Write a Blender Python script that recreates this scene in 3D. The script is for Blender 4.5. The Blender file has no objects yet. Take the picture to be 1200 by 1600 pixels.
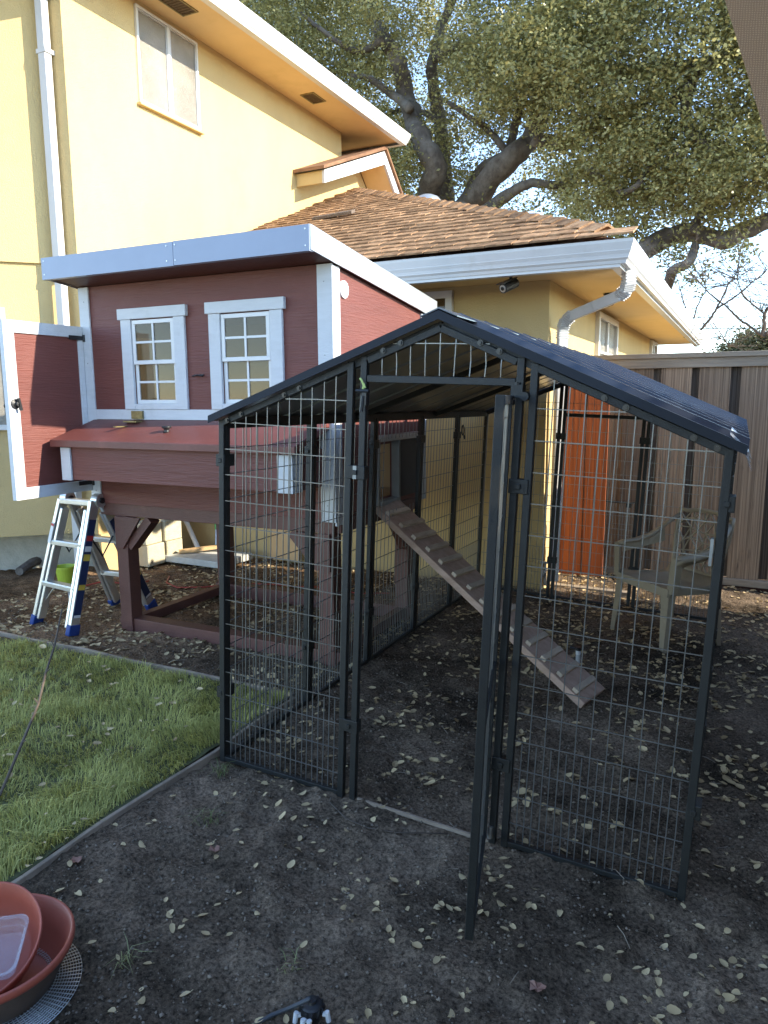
import bpy, math, random
import numpy as np
from mathutils import Matrix, Vector
R = math.radians
random.seed(7); rng = np.random.default_rng(7)
scene = bpy.context.scene
col = scene.collection

# ------------------------------------------------------------------ camera, world, sun, exposure
CAM = Vector((1.7519, -2.1214, 1.3885))
AX = Matrix(((0.8983, -0.0623, -0.4350), (0.4394, 0.1403, 0.8873), (-0.0057, 0.9881, -0.1534)))  # right, up, forward as columns
FPX = 1144.85
cam_data = bpy.data.cameras.new('camera')
cam_data.sensor_fit = 'VERTICAL'; cam_data.sensor_height = 36; cam_data.sensor_width = 27
cam_data.lens = FPX / 1600 * 36
cam_data.clip_start = 0.05; cam_data.clip_end = 2000
cam = bpy.data.objects.new('camera', cam_data); col.objects.link(cam)
r_, u_, f_ = AX.col[0], AX.col[1], AX.col[2]
rm = Matrix((r_, u_, -f_)).transposed()
cam.matrix_world = Matrix.Translation(CAM) @ rm.to_quaternion().to_matrix().to_4x4()
scene.camera = cam

SUN_EL, SUN_AZ = 25.0, 5.5         # azimuth measured from +x towards +y
sd = Vector((math.cos(R(SUN_AZ)) * math.cos(R(SUN_EL)), math.sin(R(SUN_AZ)) * math.cos(R(SUN_EL)), math.sin(R(SUN_EL))))
world = bpy.data.worlds.new('World'); scene.world = world; world.use_nodes = True
wn = world.node_tree; wn.nodes.clear()
sky = wn.nodes.new('ShaderNodeTexSky'); sky.sky_type = 'NISHITA'; sky.sun_disc = False
sky.sun_elevation = R(SUN_EL); sky.sun_rotation = R(90 - SUN_AZ)
sky.air_density = 1.0; sky.dust_density = 0.0; sky.ozone_density = 1.0; sky.altitude = 1800
bg = wn.nodes.new('ShaderNodeBackground'); bg.inputs['Strength'].default_value = 0.15
wo = wn.nodes.new('ShaderNodeOutputWorld')
wn.links.new(sky.outputs['Color'], bg.inputs['Color']); wn.links.new(bg.outputs['Background'], wo.inputs['Surface'])
sun_data = bpy.data.lights.new('sun', 'SUN'); sun_data.energy = 2.35; sun_data.angle = R(0.5); sun_data.color = (1.0, 0.91, 0.75)
sun = bpy.data.objects.new('sun', sun_data); col.objects.link(sun)
sun.rotation_euler = (-sd).to_track_quat('-Z', 'Y').to_euler(); sun.location = (8, 3, 8)
vs = scene.view_settings
vs.view_transform = 'Standard'; vs.look = 'None'; vs.exposure = 2.25; vs.gamma = 1.0; vs.use_curve_mapping = False
scene.cycles.max_bounces = 6; scene.cycles.diffuse_bounces = 3; scene.cycles.glossy_bounces = 3
scene.cycles.transparent_max_bounces = 8; scene.cycles.transmission_bounces = 4

# ------------------------------------------------------------------ helpers
def ray(px, py):
    return (r_ * ((px - 600) / FPX) + u_ * ((800 - py) / FPX) + f_)
def at(px, py, x=None, y=None, z=None):
    d = ray(px, py)
    if x is not None: t = (x - CAM.x) / d.x
    elif y is not None: t = (y - CAM.y) / d.y
    else: t = (z - CAM.z) / d.z
    return CAM + d * t

def gz(x, y):                                   # height of the ground
    s = 0.25
    sx = s * math.log1p(math.exp(min(x / s, 40)))
    return -0.0383 * sx - 0.0095 * max(min(y, 5), -3)

class MB:
    def __init__(s): s.v = []; s.f = []
    def add(s, vs, fs):
        n = len(s.v); s.v += [tuple(p) for p in vs]; s.f += [tuple(i + n for i in f) for f in fs]; return s
    def box(s, x0, x1, y0, y1, z0, z1):
        return s.add([(x0,y0,z0),(x1,y0,z0),(x1,y1,z0),(x0,y1,z0),(x0,y0,z1),(x1,y0,z1),(x1,y1,z1),(x0,y1,z1)],
                     [(0,3,2,1),(4,5,6,7),(0,1,5,4),(1,2,6,5),(2,3,7,6),(3,0,4,7)])
    def bar(s, a, b, w, h, up=(0,0,1), cap=True):
        a = Vector(a); b = Vector(b); d = (b - a).normalized(); up = Vector(up)
        if abs(d.dot(up)) > 0.98: up = Vector((0,1,0)) if abs(d.y) < 0.9 else Vector((1,0,0))
        sx = d.cross(up).normalized() * (w / 2); sy = sx.cross(d).normalized() * (h / 2)
        vs = [p + i * sx + j * sy for p in (a, b) for i, j in ((-1,-1),(1,-1),(1,1),(-1,1))]
        fs = [(0,1,5,4),(1,2,6,5),(2,3,7,6),(3,0,4,7)]
        if cap: fs += [(3,2,1,0),(4,5,6,7)]
        return s.add(vs, fs)
    def tube(s, pts, rad, n=8, cap=True):
        pts = [Vector(p) for p in pts]
        if not hasattr(rad, '__len__'): rad = [rad] * len(pts)
        ring = []; prev = None
        for i, p in enumerate(pts):
            d = (pts[min(i+1, len(pts)-1)] - pts[max(i-1, 0)]).normalized()
            if prev is None:
                prev = d.cross(Vector((0,0,1)) if abs(d.z) < 0.9 else Vector((1,0,0))).normalized()
            a = (prev - d * prev.dot(d)).normalized(); b = d.cross(a); prev = a
            ring.append([p + (a * math.cos(k*2*math.pi/n) + b * math.sin(k*2*math.pi/n)) * rad[i] for k in range(n)])
        vs = [q for rr in ring for q in rr]; fs = []
        for i in range(len(pts)-1):
            for k in range(n):
                k2 = (k+1) % n; fs.append((i*n+k, i*n+k2, (i+1)*n+k2, (i+1)*n+k))
        if cap: fs += [tuple(range(n-1,-1,-1)), tuple((len(pts)-1)*n + k for k in range(n))]
        return s.add(vs, fs)
    def poly(s, pts): return s.add(pts, [tuple(range(len(pts)))])
    def prism(s, pts, d):                        # a polygon pushed along vector d
        n = len(pts); d = Vector(d); a = [Vector(p) for p in pts]
        return s.add(a + [p + d for p in a], [tuple(range(n)), tuple(range(2*n-1, n-1, -1))] + [((i+1)%n, i, n+i, n+(i+1)%n) for i in range(n)])
    def lathe(s, prof, n=32, c=(0,0,0), M=None):
        vs = []
        for r, z in prof:
            for k in range(n):
                p = Vector((r*math.cos(2*math.pi*k/n), r*math.sin(2*math.pi*k/n), z))
                if M: p = M @ p
                vs.append(p + Vector(c))
        fs = [(i*n+k, i*n+(k+1)%n, (i+1)*n+(k+1)%n, (i+1)*n+k) for i in range(len(prof)-1) for k in range(n)]
        return s.add(vs, fs)
    def mesh(s, name, mat, smooth=False):
        me = bpy.data.meshes.new(name); me.from_pydata(s.v, [], s.f); me.materials.append(mat)
        if smooth: me.polygons.foreach_set('use_smooth', [True]*len(me.polygons))
        me.update(); return me
    def build(s, name, mat, parent=None, smooth=False, bevel=0, label=None):
        return link(name, s.mesh(name, mat, smooth), parent, bevel, label)

def link(name, me, parent=None, bevel=0, label=None, mw=None):
    o = bpy.data.objects.new(name, me); col.objects.link(o)
    if mw is not None: o.matrix_basis = mw
    if parent is not None:
        o.parent = parent
        top_ = parent
        while top_.parent is not None: top_ = top_.parent
        if not top_.get('_local'): o.matrix_parent_inverse = wmat(parent).inverted()
    if bevel:
        b = o.modifiers.new('bevel', 'BEVEL'); b.width = bevel; b.segments = 2; b.limit_method = 'ANGLE'
    if label: o['label'] = label
    return o
def wmat(o):
    m = o.matrix_basis.copy()
    if o.parent is not None: m = wmat(o.parent) @ o.matrix_parent_inverse @ m
    return m
def npmesh(name, V, F, mat, smooth=False):       # big meshes straight from numpy, F is (n, 3 or 4)
    me = bpy.data.meshes.new(name); k = F.shape[1]
    me.vertices.add(len(V)); me.vertices.foreach_set('co', V.astype(np.float32).ravel())
    me.loops.add(F.size); me.loops.foreach_set('vertex_index', F.astype(np.int32).ravel())
    me.polygons.add(len(F)); me.polygons.foreach_set('loop_start', np.arange(0, F.size, k, dtype=np.int32))
    me.polygons.foreach_set('loop_total', np.full(len(F), k, dtype=np.int32))
    if smooth: me.polygons.foreach_set('use_smooth', np.ones(len(F), dtype=bool))
    me.materials.append(mat); me.update(calc_edges=True); me.validate(); return me
def thing(name, label, cat, loc=(0,0,0), group=None, M=None):
    o = bpy.data.objects.new(name, None); col.objects.link(o); o.empty_display_size = 0.1
    if M is not None: o.matrix_basis = M; o['_local'] = 1
    else: o.location = loc
    return tag(o, label, cat, group)
def tag(o, label, cat, group=None, kind=None):
    o['label'] = label; o['category'] = cat
    if group: o['group'] = group
    if kind: o['kind'] = kind
    return o
def struct(o, label=None, kind='structure'):
    o['kind'] = kind
    if label: o['label'] = label
    return o

# ------------------------------------------------------------------ materials
def nd(nt, t, **kw):
    n = nt.nodes.new(t)
    for k, v in kw.items():
        if k in n.inputs: n.inputs[k].default_value = v
        else: setattr(n, k, v)
    return n
def mat(name, c, rough=0.6, var=0.15, scale=8, stretch=(1,1,1), bump=0.0, bscale=60, metal=0.0, spec=0.5, c2=None, dirt=None, rnd=0.0, detail=6, bstretch=None, coords='Object'):
    m = bpy.data.materials.new(name); m.use_nodes = True; nt = m.node_tree; L = nt.links
    p = nt.nodes['Principled BSDF']; p.inputs['Roughness'].default_value = rough
    p.inputs['Metallic'].default_value = metal; p.inputs['Specular IOR Level'].default_value = spec
    tc = nd(nt, 'ShaderNodeTexCoord'); mp = nd(nt, 'ShaderNodeMapping'); mp.inputs['Scale'].default_value = stretch
    L.new(tc.outputs[coords], mp.inputs['Vector'])
    nz = nd(nt, 'ShaderNodeTexNoise', Scale=scale, Detail=detail, Roughness=0.62); L.new(mp.outputs['Vector'], nz.inputs['Vector'])
    cr = nd(nt, 'ShaderNodeValToRGB')
    lo = [max(0, x*(1-var)) for x in c]; hi = [min(1, x*(1+var)) for x in c]
    if c2: lo, hi = list(c), list(c2)
    cr.color_ramp.elements[0].position = 0.32; cr.color_ramp.elements[0].color = (*lo, 1)
    cr.color_ramp.elements[1].position = 0.68; cr.color_ramp.elements[1].color = (*hi, 1)
    L.new(nz.outputs['Fac'], cr.inputs['Fac']); out = cr.outputs['Color']
    if dirt:
        n2 = nd(nt, 'ShaderNodeTexNoise', Scale=dirt[1], Detail=8, Roughness=0.7); L.new(tc.outputs[coords], n2.inputs['Vector'])
        c3 = nd(nt, 'ShaderNodeValToRGB'); c3.color_ramp.elements[0].position = dirt[2]; c3.color_ramp.elements[1].position = dirt[3]
        L.new(n2.outputs['Fac'], c3.inputs['Fac'])
        mx = nd(nt, 'ShaderNodeMix', data_type='RGBA'); L.new(c3.outputs['Color'], mx.inputs[0]); L.new(out, mx.inputs[6])
        mx.inputs[7].default_value = (*dirt[0], 1); out = mx.outputs[2]
    if rnd:
        oo = nd(nt, 'ShaderNodeObjectInfo'); sc = nd(nt, 'ShaderNodeMath', operation='MULTIPLY'); sc.inputs[1].default_value = 37.0; L.new(oo.outputs['Random'], sc.inputs[0]); L.new(sc.outputs[0], mp.inputs['Location'])
        oi = nd(nt, 'ShaderNodeObjectInfo'); mr = nd(nt, 'ShaderNodeMapRange'); L.new(oi.outputs['Random'], mr.inputs[0])
        mr.inputs[3].default_value = 1 - rnd; mr.inputs[4].default_value = 1 + rnd
        hs = nd(nt, 'ShaderNodeHueSaturation'); L.new(mr.outputs[0], hs.inputs['Value']); L.new(out, hs.inputs['Color']); out = hs.outputs['Color']
    L.new(out, p.inputs['Base Color'])
    if bump:
        mb = nd(nt, 'ShaderNodeMapping'); mb.inputs['Scale'].default_value = bstretch or stretch; L.new(tc.outputs[coords], mb.inputs['Vector'])
        nb = nd(nt, 'ShaderNodeTexNoise', Scale=bscale, Detail=5, Roughness=0.6); L.new(mb.outputs['Vector'], nb.inputs['Vector'])
        b = nd(nt, 'ShaderNodeBump', Strength=bump, Distance=0.01); L.new(nb.outputs['Fac'], b.inputs['Height']); L.new(b.outputs['Normal'], p.inputs['Normal'])
    return m

M_stucco = mat('yellow_stucco', (0.58, 0.43, 0.205), 0.95, 0.07, 1.3, stretch=(1,1,0.4), bump=0.55, bscale=110, bstretch=(1,1,1), dirt=((0.48,0.335,0.15), 0.9, 0.52, 0.95), spec=0.2)
M_soffit = mat('yellow_soffit', (0.74, 0.54, 0.27), 0.85, 0.05, 2.0, bump=0.1, bscale=60, dirt=((0.55,0.40,0.16), 1.3, 0.55, 0.95), spec=0.2)  # lighter than the walls: bounced light under the eaves is put into this colour
M_found = mat('foundation_concrete', (0.45,0.42,0.34), 0.95, 0.2, 6, bump=0.5, bscale=60)
M_gutter = mat('cream_gutter', (0.56,0.55,0.53), 0.35, 0.04, 4, bump=0.03, bscale=10, dirt=((0.45,0.42,0.36), 5, 0.55, 0.9))
M_white = mat('white_trim', (0.58,0.59,0.60), 0.5, 0.04, 9, stretch=(1,1,6), bump=0.25, bscale=50, dirt=((0.42,0.42,0.40), 7, 0.55, 0.95))
M_whitep = mat('white_plastic', (0.66,0.66,0.65), 0.35, 0.03, 9)
M_frame = mat('window_frame_white', (0.62,0.61,0.58), 0.4, 0.04, 9)
M_shingle = mat('roof_shingle_brown', (0.17,0.092,0.047), 0.9, 0.2, 14, c2=(0.43,0.26,0.14), bump=0.5, bscale=120, rnd=0.35, spec=0.2)
M_shingle_field = mat('roof_shingle_field', (0.13,0.065,0.035), 0.95, 0.2, 5, c2=(0.30,0.16,0.085), bump=0.8, bscale=50)
M_siding = mat('red_siding', (0.150,0.043,0.032), 0.55, 0.10, 3, stretch=(0.5,0.5,5), bump=0.5, bscale=24, bstretch=(0.35,0.35,5), dirt=((0.185,0.065,0.050), 3, 0.52, 0.9))
M_redpaint = mat('red_brown_paint', (0.115,0.044,0.033), 0.5, 0.12, 6, bump=0.3, bscale=40, bstretch=(1,1,4), dirt=((0.22,0.08,0.06), 5, 0.6, 0.95))
M_lid = mat('red_lid_paint', (0.140,0.042,0.033), 0.45, 0.08, 5, bump=0.12, bscale=60, dirt=((0.24,0.075,0.06), 5, 0.55, 0.95))
M_galv = mat('galvanised_trim', (0.55,0.56,0.57), 0.42, 0.12, 7, bump=0.08, bscale=20, metal=0.75, dirt=((0.40,0.38,0.34), 9, 0.6, 0.9))
M_skymetal = mat('sky_tinted_fascia_metal', (0.28,0.32,0.41), 0.35, 0.04, 5, bump=0.05, bscale=6)  # white metal; the blue of reflected sky is put into its base colour
M_tubing = mat('charcoal_hammered_paint', (0.013,0.014,0.013), 0.45, 0.15, 40, bump=0.25, bscale=260, spec=0.45)
M_roofm = mat('charcoal_roof_metal', (0.045,0.054,0.075), 0.22, 0.12, 4, bump=0.0, bscale=8, spec=0.7)
M_wire = mat('wire_metal', (0.19,0.19,0.18), 0.36, 0.15, 20, metal=0.7)
M_flash = mat('charcoal_flashing', (0.016,0.020,0.028), 0.6, 0.12, 4, spec=0.25)
M_under = mat('grey_sheet_backing', (0.34,0.34,0.33), 0.28, 0.15, 6, spec=0.6, metal=0.4)
M_black = mat('black_plastic', (0.015,0.015,0.016), 0.4, 0.2, 30, bump=0.05)
M_bolt = mat('black_bolt', (0.012,0.012,0.013), 0.3, 0.1, 30)
M_galvd = mat('dull_zinc', (0.30,0.31,0.30), 0.5, 0.2, 30, metal=0.6)
M_zinc = mat('zinc_plated', (0.60,0.60,0.58), 0.35, 0.1, 30, metal=0.9)
M_brass = mat('tarnished_brass', (0.25,0.20,0.09), 0.45, 0.3, 40, metal=0.7)
M_wood = mat('ramp_wood', (0.33,0.21,0.145), 0.8, 0.2, 5, stretch=(1,6,6), c2=(0.47,0.32,0.24), bump=0.3, bscale=30, bstretch=(1,8,8))
M_cleat = mat('cleat_wood', (0.46,0.36,0.26), 0.8, 0.15, 8, stretch=(6,1,6), bump=0.2, rnd=0.12)
M_ply = mat('plywood', (0.56,0.36,0.17), 0.75, 0.12, 2.5, stretch=(1,1,0.15), bump=0.15, bscale=30)
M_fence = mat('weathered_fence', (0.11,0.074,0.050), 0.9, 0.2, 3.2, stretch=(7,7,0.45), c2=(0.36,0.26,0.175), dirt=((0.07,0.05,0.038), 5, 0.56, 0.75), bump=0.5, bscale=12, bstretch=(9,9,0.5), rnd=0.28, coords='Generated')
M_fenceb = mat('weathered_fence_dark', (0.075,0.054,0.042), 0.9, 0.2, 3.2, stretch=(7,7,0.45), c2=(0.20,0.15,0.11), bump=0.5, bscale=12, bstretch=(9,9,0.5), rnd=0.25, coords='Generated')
M_orange = mat('orange_stained_board', (0.12,0.026,0.009), 0.7, 0.2, 3, stretch=(7,7,0.35), c2=(0.36,0.095,0.022), bump=0.3, bscale=12, bstretch=(9,9,0.5), rnd=0.15, coords='Generated')
M_rail = mat('fence_rail', (0.20,0.16,0.12), 0.9, 0.2, 4, stretch=(0.5,5,5), c2=(0.36,0.30,0.23), bump=0.4, bscale=14, bstretch=(0.5,6,6))
M_kick = mat('kickboard_redwood', (0.06,0.022,0.016), 0.9, 0.25, 6, bump=0.3)
M_alu = mat('ladder_aluminium', (0.68,0.68,0.66), 0.36, 0.08, 12, metal=0.85, bump=0.05, bscale=40)
M_blue = mat('blue_rubber', (0.012,0.045,0.20), 0.5, 0.15, 12)
M_navy = mat('navy_sticker', (0.014,0.03,0.085), 0.4, 0.2, 10)
M_yellowst = mat('yellow_sticker', (0.62,0.42,0.06), 0.5, 0.1, 10)
M_redst = mat('red_sticker', (0.45,0.03,0.03), 0.5, 0.1, 10)
M_chair = mat('taupe_plastic', (0.33,0.27,0.185), 0.45, 0.07, 6, bump=0.06, bscale=90, dirt=((0.20,0.16,0.11), 8, 0.55, 0.95))
M_terra = mat('terracotta_plastic', (0.36,0.085,0.05), 0.5, 0.08, 9, bump=0.05, bscale=80, dirt=((0.27,0.075,0.055), 8, 0.55, 0.95))
M_terrad = mat('dark_tub_side', (0.11,0.075,0.055), 0.7, 0.25, 9, bump=0.1)  # outer side of the bowl, darker and browner than its terracotta
M_pot = mat('lime_plastic', (0.36,0.45,0.04), 0.45, 0.1, 8)
M_cmu = mat('concrete_block', (0.50,0.45,0.32), 0.95, 0.12, 14, bump=0.7, bscale=120, rnd=0.1)
M_slab = mat('concrete_slab', (0.50,0.50,0.46), 0.95, 0.15, 9, bump=0.5, bscale=90)
M_edge = mat('edging_wood', (0.32,0.245,0.175), 0.9, 0.3, 6, stretch=(1,1,1), bump=0.4, bscale=40, dirt=((0.12,0.10,0.08), 9, 0.55, 0.85))
M_bark = mat('oak_bark', (0.13,0.105,0.085), 0.95, 0.35, 5, stretch=(2,2,0.7), bump=1.0, bscale=14, dirt=((0.30,0.27,0.23), 2.0, 0.45, 0.75))
M_twig = mat('twig_bark', (0.10,0.075,0.055), 0.9, 0.3, 20)
M_grey = mat('grey_pvc', (0.42,0.42,0.41), 0.5, 0.08, 10)
M_redcord = mat('red_cord', (0.38,0.05,0.03), 0.5, 0.1, 10)
M_green = mat('green_handle', (0.12,0.42,0.10), 0.5, 0.1, 10)
M_umb = None
def leafmat(name, c1, c2, rough=0.5, trans=0.35, scale=0.6, spec=0.4):
    m = bpy.data.materials.new(name); m.use_nodes = True; nt = m.node_tree; L = nt.links
    p = nt.nodes['Principled BSDF']; p.inputs['Roughness'].default_value = rough; p.inputs['Specular IOR Level'].default_value = spec
    g = nd(nt, 'ShaderNodeNewGeometry'); tc = nd(nt, 'ShaderNodeTexCoord')
    nz = nd(nt, 'ShaderNodeTexNoise', Scale=scale, Detail=3); L.new(tc.outputs['Object'], nz.inputs['Vector'])
    oi = nd(nt, 'ShaderNodeObjectInfo')
    a1 = nd(nt, 'ShaderNodeMath', operation='MULTIPLY'); L.new(g.outputs['Random Per Island'], a1.inputs[0]); a1.inputs[1].default_value = 0.55
    a2 = nd(nt, 'ShaderNodeMath', operation='MULTIPLY_ADD'); L.new(nz.outputs['Fac'], a2.inputs[0]); a2.inputs[1].default_value = 0.45; L.new(a1.outputs[0], a2.inputs[2])
    a3 = nd(nt, 'ShaderNodeMath', operation='MULTIPLY_ADD'); L.new(oi.outputs['Random'], a3.inputs[0]); a3.inputs[1].default_value = 0.30; L.new(a2.outputs[0], a3.inputs[2])
    cr = nd(nt, 'ShaderNodeValToRGB')
    cr.color_ramp.elements[0].position = 0.2; cr.color_ramp.elements[0].color = (*c1, 1)
    cr.color_ramp.elements[1].position = 0.95; cr.color_ramp.elements[1].color = (*c2, 1)
    L.new(a3.outputs[0], cr.inputs['Fac']); L.new(cr.outputs['Color'], p.inputs['Base Color'])
    if trans:
        t = nd(nt, 'ShaderNodeBsdfTranslucent'); L.new(cr.outputs['Color'], t.inputs['Color'])
        mx = nd(nt, 'ShaderNodeMixShader'); mx.inputs[0].default_value = trans
        L.new(p.outputs[0], mx.inputs[1]); L.new(t.outputs[0], mx.inputs[2]); L.new(mx.outputs[0], nt.nodes['Material Output'].inputs['Surface'])
    return m
M_oak = leafmat('oak_foliage', (0.075,0.085,0.026), (0.46,0.42,0.165), 0.38, 0.34, 0.5, 0.5)
M_far = leafmat('far_foliage', (0.10,0.10,0.04), (0.24,0.21,0.10), 0.7, 0.2)
M_hedge = leafmat('hedge_foliage', (0.035,0.06,0.02), (0.10,0.14,0.04), 0.5, 0.3)
M_grass = leafmat('lawn_grass', (0.13,0.155,0.026), (0.64,0.59,0.18), 0.55, 0.35, 2.2)
M_weed = leafmat('weed_grass', (0.13,0.17,0.05), (0.33,0.33,0.15), 0.6, 0.3, 3)
M_dry = leafmat('dry_leaf', (0.20,0.128,0.058), (0.74,0.57,0.32), 0.8, 0.12, 3.0, 0.15)
def glassmat(name, tint, body, alpha, rough=0.03):
    m = bpy.data.materials.new(name); m.use_nodes = True; nt = m.node_tree; L = nt.links
    p = nt.nodes['Principled BSDF']; p.inputs['Base Color'].default_value = (*body, 1); p.inputs['Roughness'].default_value = rough
    p.inputs['Specular IOR Level'].default_value = 0.6
    t = nd(nt, 'ShaderNodeBsdfTransparent'); t.inputs['Color'].default_value = (*tint, 1)
    mx = nd(nt, 'ShaderNodeMixShader'); mx.inputs[0].default_value = alpha
    L.new(t.outputs[0], mx.inputs[1]); L.new(p.outputs[0], mx.inputs[2]); L.new(mx.outputs[0], nt.nodes['Material Output'].inputs['Surface'])
    return m
M_glass = glassmat('window_glass', (0.85,0.80,0.70), (0.13,0.09,0.045), 0.50)
M_obscure = mat('textured_bath_glass', (0.17,0.15,0.115), 0.18, 0.25, 2.0, c2=(0.30,0.27,0.22), bump=0.5, bscale=90, spec=0.6)
M_clear = glassmat('clear_plastic', (0.94,0.95,0.97), (0.80,0.83,0.88), 0.20, 0.08)

# ------------------------------------------------------------------ ground
def soilmat():
    m = bpy.data.materials.new('dark_soil'); m.use_nodes = True; nt = m.node_tree; L = nt.links
    p = nt.nodes['Principled BSDF']; p.inputs['Roughness'].default_value = 1.0; p.inputs['Specular IOR Level'].default_value = 0.03
    tc = nd(nt, 'ShaderNodeTexCoord')
    n1 = nd(nt, 'ShaderNodeTexNoise', Scale=1.6, Detail=9, Roughness=0.72); L.new(tc.outputs['Object'], n1.inputs['Vector'])
    c1 = nd(nt, 'ShaderNodeValToRGB'); e = c1.color_ramp.elements
    e[0].position = 0.38; e[0].color = (0.052,0.040,0.028,1); e[1].position = 0.64; e[1].color = (0.225,0.168,0.118,1)
    L.new(n1.outputs['Fac'], c1.inputs['Fac'])
    n2 = nd(nt, 'ShaderNodeTexNoise', Scale=85, Detail=6, Roughness=0.7); L.new(tc.outputs['Object'], n2.inputs['Vector'])
    c2 = nd(nt, 'ShaderNodeValToRGB'); e = c2.color_ramp.elements
    e[0].position = 0.35; e[0].color = (0.35,0.35,0.36,1); e[1].position = 0.72; e[1].color = (2.2,2.15,2.1,1)
    L.new(n2.outputs['Fac'], c2.inputs['Fac'])
    mx = nd(nt, 'ShaderNodeMix', data_type='RGBA', blend_type='MULTIPLY'); mx.inputs[0].default_value = 1
    L.new(c1.outputs[0], mx.inputs[6]); L.new(c2.outputs[0], mx.inputs[7])
    # lighter, browner soil towards the house
    sp = nd(nt, 'ShaderNodeSeparateXYZ'); L.new(tc.outputs['Object'], sp.inputs[0])
    mr = nd(nt, 'ShaderNodeMapRange'); L.new(sp.outputs['X'], mr.inputs[0]); mr.inputs[1].default_value = -0.2; mr.inputs[2].default_value = -1.6
    mx2 = nd(nt, 'ShaderNodeMix', data_type='RGBA'); L.new(mr.outputs[0], mx2.inputs[0]); L.new(mx.outputs[2], mx2.inputs[6])
    mx3 = nd(nt, 'ShaderNodeMix', data_type='RGBA', blend_type='MULTIPLY'); mx3.inputs[0].default_value = 1; L.new(mx.outputs[2], mx3.inputs[6]); mx3.inputs[7].default_value = (1.35,1.15,0.95,1)
    L.new(mx3.outputs[2], mx2.inputs[7]); L.new(mx2.outputs[2], p.inputs['Base Color'])
    nb = nd(nt, 'ShaderNodeTexNoise', Scale=110, Detail=8, Roughness=0.75); L.new(tc.outputs['Object'], nb.inputs['Vector'])
    b = nd(nt, 'ShaderNodeBump', Strength=0.9, Distance=0.012); L.new(nb.outputs['Fac'], b.inputs['Height']); L.new(b.outputs['Normal'], p.inputs['Normal'])
    return m
M_soil = soilmat()
_lat = {}
def vnoise(X, Y, seed):                          # smooth value noise on arrays
    xi = np.floor(X).astype(int); yi = np.floor(Y).astype(int); fx = X - xi; fy = Y - yi
    fx = fx*fx*(3-2*fx); fy = fy*fy*(3-2*fy)
    def h(a, b):
        n = (a*374761393 + b*668265263 + seed*974634777) & 0x7fffffff; n = ((n ^ (n >> 13))*1274126177) & 0x7fffffff
        return ((n ^ (n >> 16)) & 0xffff) / 65535.0
    return (h(xi,yi)*(1-fx)+h(xi+1,yi)*fx)*(1-fy) + (h(xi,yi+1)*(1-fx)+h(xi+1,yi+1)*fx)*fy
def gzn(X, Y):
    s = 0.25; sx = s*np.log1p(np.exp(np.minimum(X/s, 40)))
    z = -0.0383*np.minimum(sx, 6) - 0.0095*np.clip(Y, -3, 5)
    rel = 0.026*(vnoise(X*4, Y*4, 1)-.5) + 0.020*(vnoise(X*13, Y*13, 2)-.5) + 0.016*(vnoise(X*32, Y*32, 3)-.5)*(.4+1.2*vnoise(X*3, Y*3, 9)) + 0.010*(vnoise(X*75, Y*75, 4)-.5)
    dip = -0.02*np.exp(-(((X-0.80)/.08)**2 + ((Y+0.42)/.05)**2)) - 0.03*np.exp(-(((X-0.95)/.10)**2 + ((Y+0.90)/.09)**2))
    dip = dip + 0.020*np.exp(-((Y+.01)/.07)**2)*np.clip((X-1.05)/.2,0,1)*np.clip((1.95-X)/.2,0,1)*(.6+.8*vnoise(X*9,Y*9,51))
    near = np.clip(1.2 - np.hypot(X-0.3, Y-0.8)/9, 0, 1)
    return z + (rel + dip)*near
def gz1(x, y): return float(gzn(np.array([x]), np.array([y]))[0])
def axis(a0, a1, step, far):
    inner = np.arange(a0, a1, step); out = []
    lo = []; v = a0; s = step
    while v > -far: s *= 1.35; v -= s; lo.append(v)
    hi = []; v = inner[-1]; s = step
    while v < far: s *= 1.35; v += s; hi.append(v)
    return np.array(lo[::-1] + list(inner) + hi)
gx = axis(-3.0, 2.4, 0.016, 400); gy = axis(-1.7, 4.2, 0.018, 400)
GX, GY = np.meshgrid(gx, gy); GZ = gzn(GX, GY)
V = np.stack([GX.ravel(), GY.ravel(), GZ.ravel()], 1); nx, ny = len(gx), len(gy)
ii, jj = np.meshgrid(np.arange(nx-1), np.arange(ny-1)); q = (jj*nx + ii).ravel()
ground = link('ground', npmesh('ground', V, np.stack([q, q+1, q+nx+1, q+nx], 1), M_soil, True)); struct(ground, 'dark bare soil of the side yard')

# soil crumbs: uncountable loose clods
oct_v = np.array([(1,0,0),(-1,0,0),(0,1,0),(0,-1,0),(0,0,1),(0,0,-1)], float)
oct_f = np.array([(0,2,4),(2,1,4),(1,3,4),(3,0,4),(2,0,5),(1,2,5),(3,1,5),(0,3,5)])
def scatter(base_v, base_f, P, S, squash=(1,1,1), jit=0.35):
    n = len(P); k = len(base_v)
    ang = rng.uniform(0, 2*np.pi, n); c, s = np.cos(ang), np.sin(ang)
    Vv = base_v[None]*(1 + rng.uniform(-jit, jit, (n, k, 3)))*np.array(squash)*S[:,None,None]
    X = Vv[...,0]*c[:,None] - Vv[...,1]*s[:,None]; Y = Vv[...,0]*s[:,None] + Vv[...,1]*c[:,None]
    Vv = np.stack([X, Y, Vv[...,2]], -1) + P[:,None,:]
    return Vv.reshape(-1,3), (base_f[None] + (np.arange(n)*k)[:,None,None]).reshape(-1, base_f.shape[1])
def in_lawn(X, Y): return (X < -0.03) & (Y < 0.66)
N = 85000
cx = rng.uniform(-2.8, 2.3, N); cy = -1.55 + 5.6*rng.uniform(0, 1, N)**1.9
keep = ~in_lawn(cx, cy); cx, cy = cx[keep], cy[keep]
S = 0.0014 + 0.0062*rng.uniform(0,1,len(cx))**4
P = np.stack([cx, cy, gzn(cx, cy) + S*0.35], 1)
V, F = scatter(oct_v, oct_f, P, S, (1,0.8,0.7), 0.4)
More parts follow.
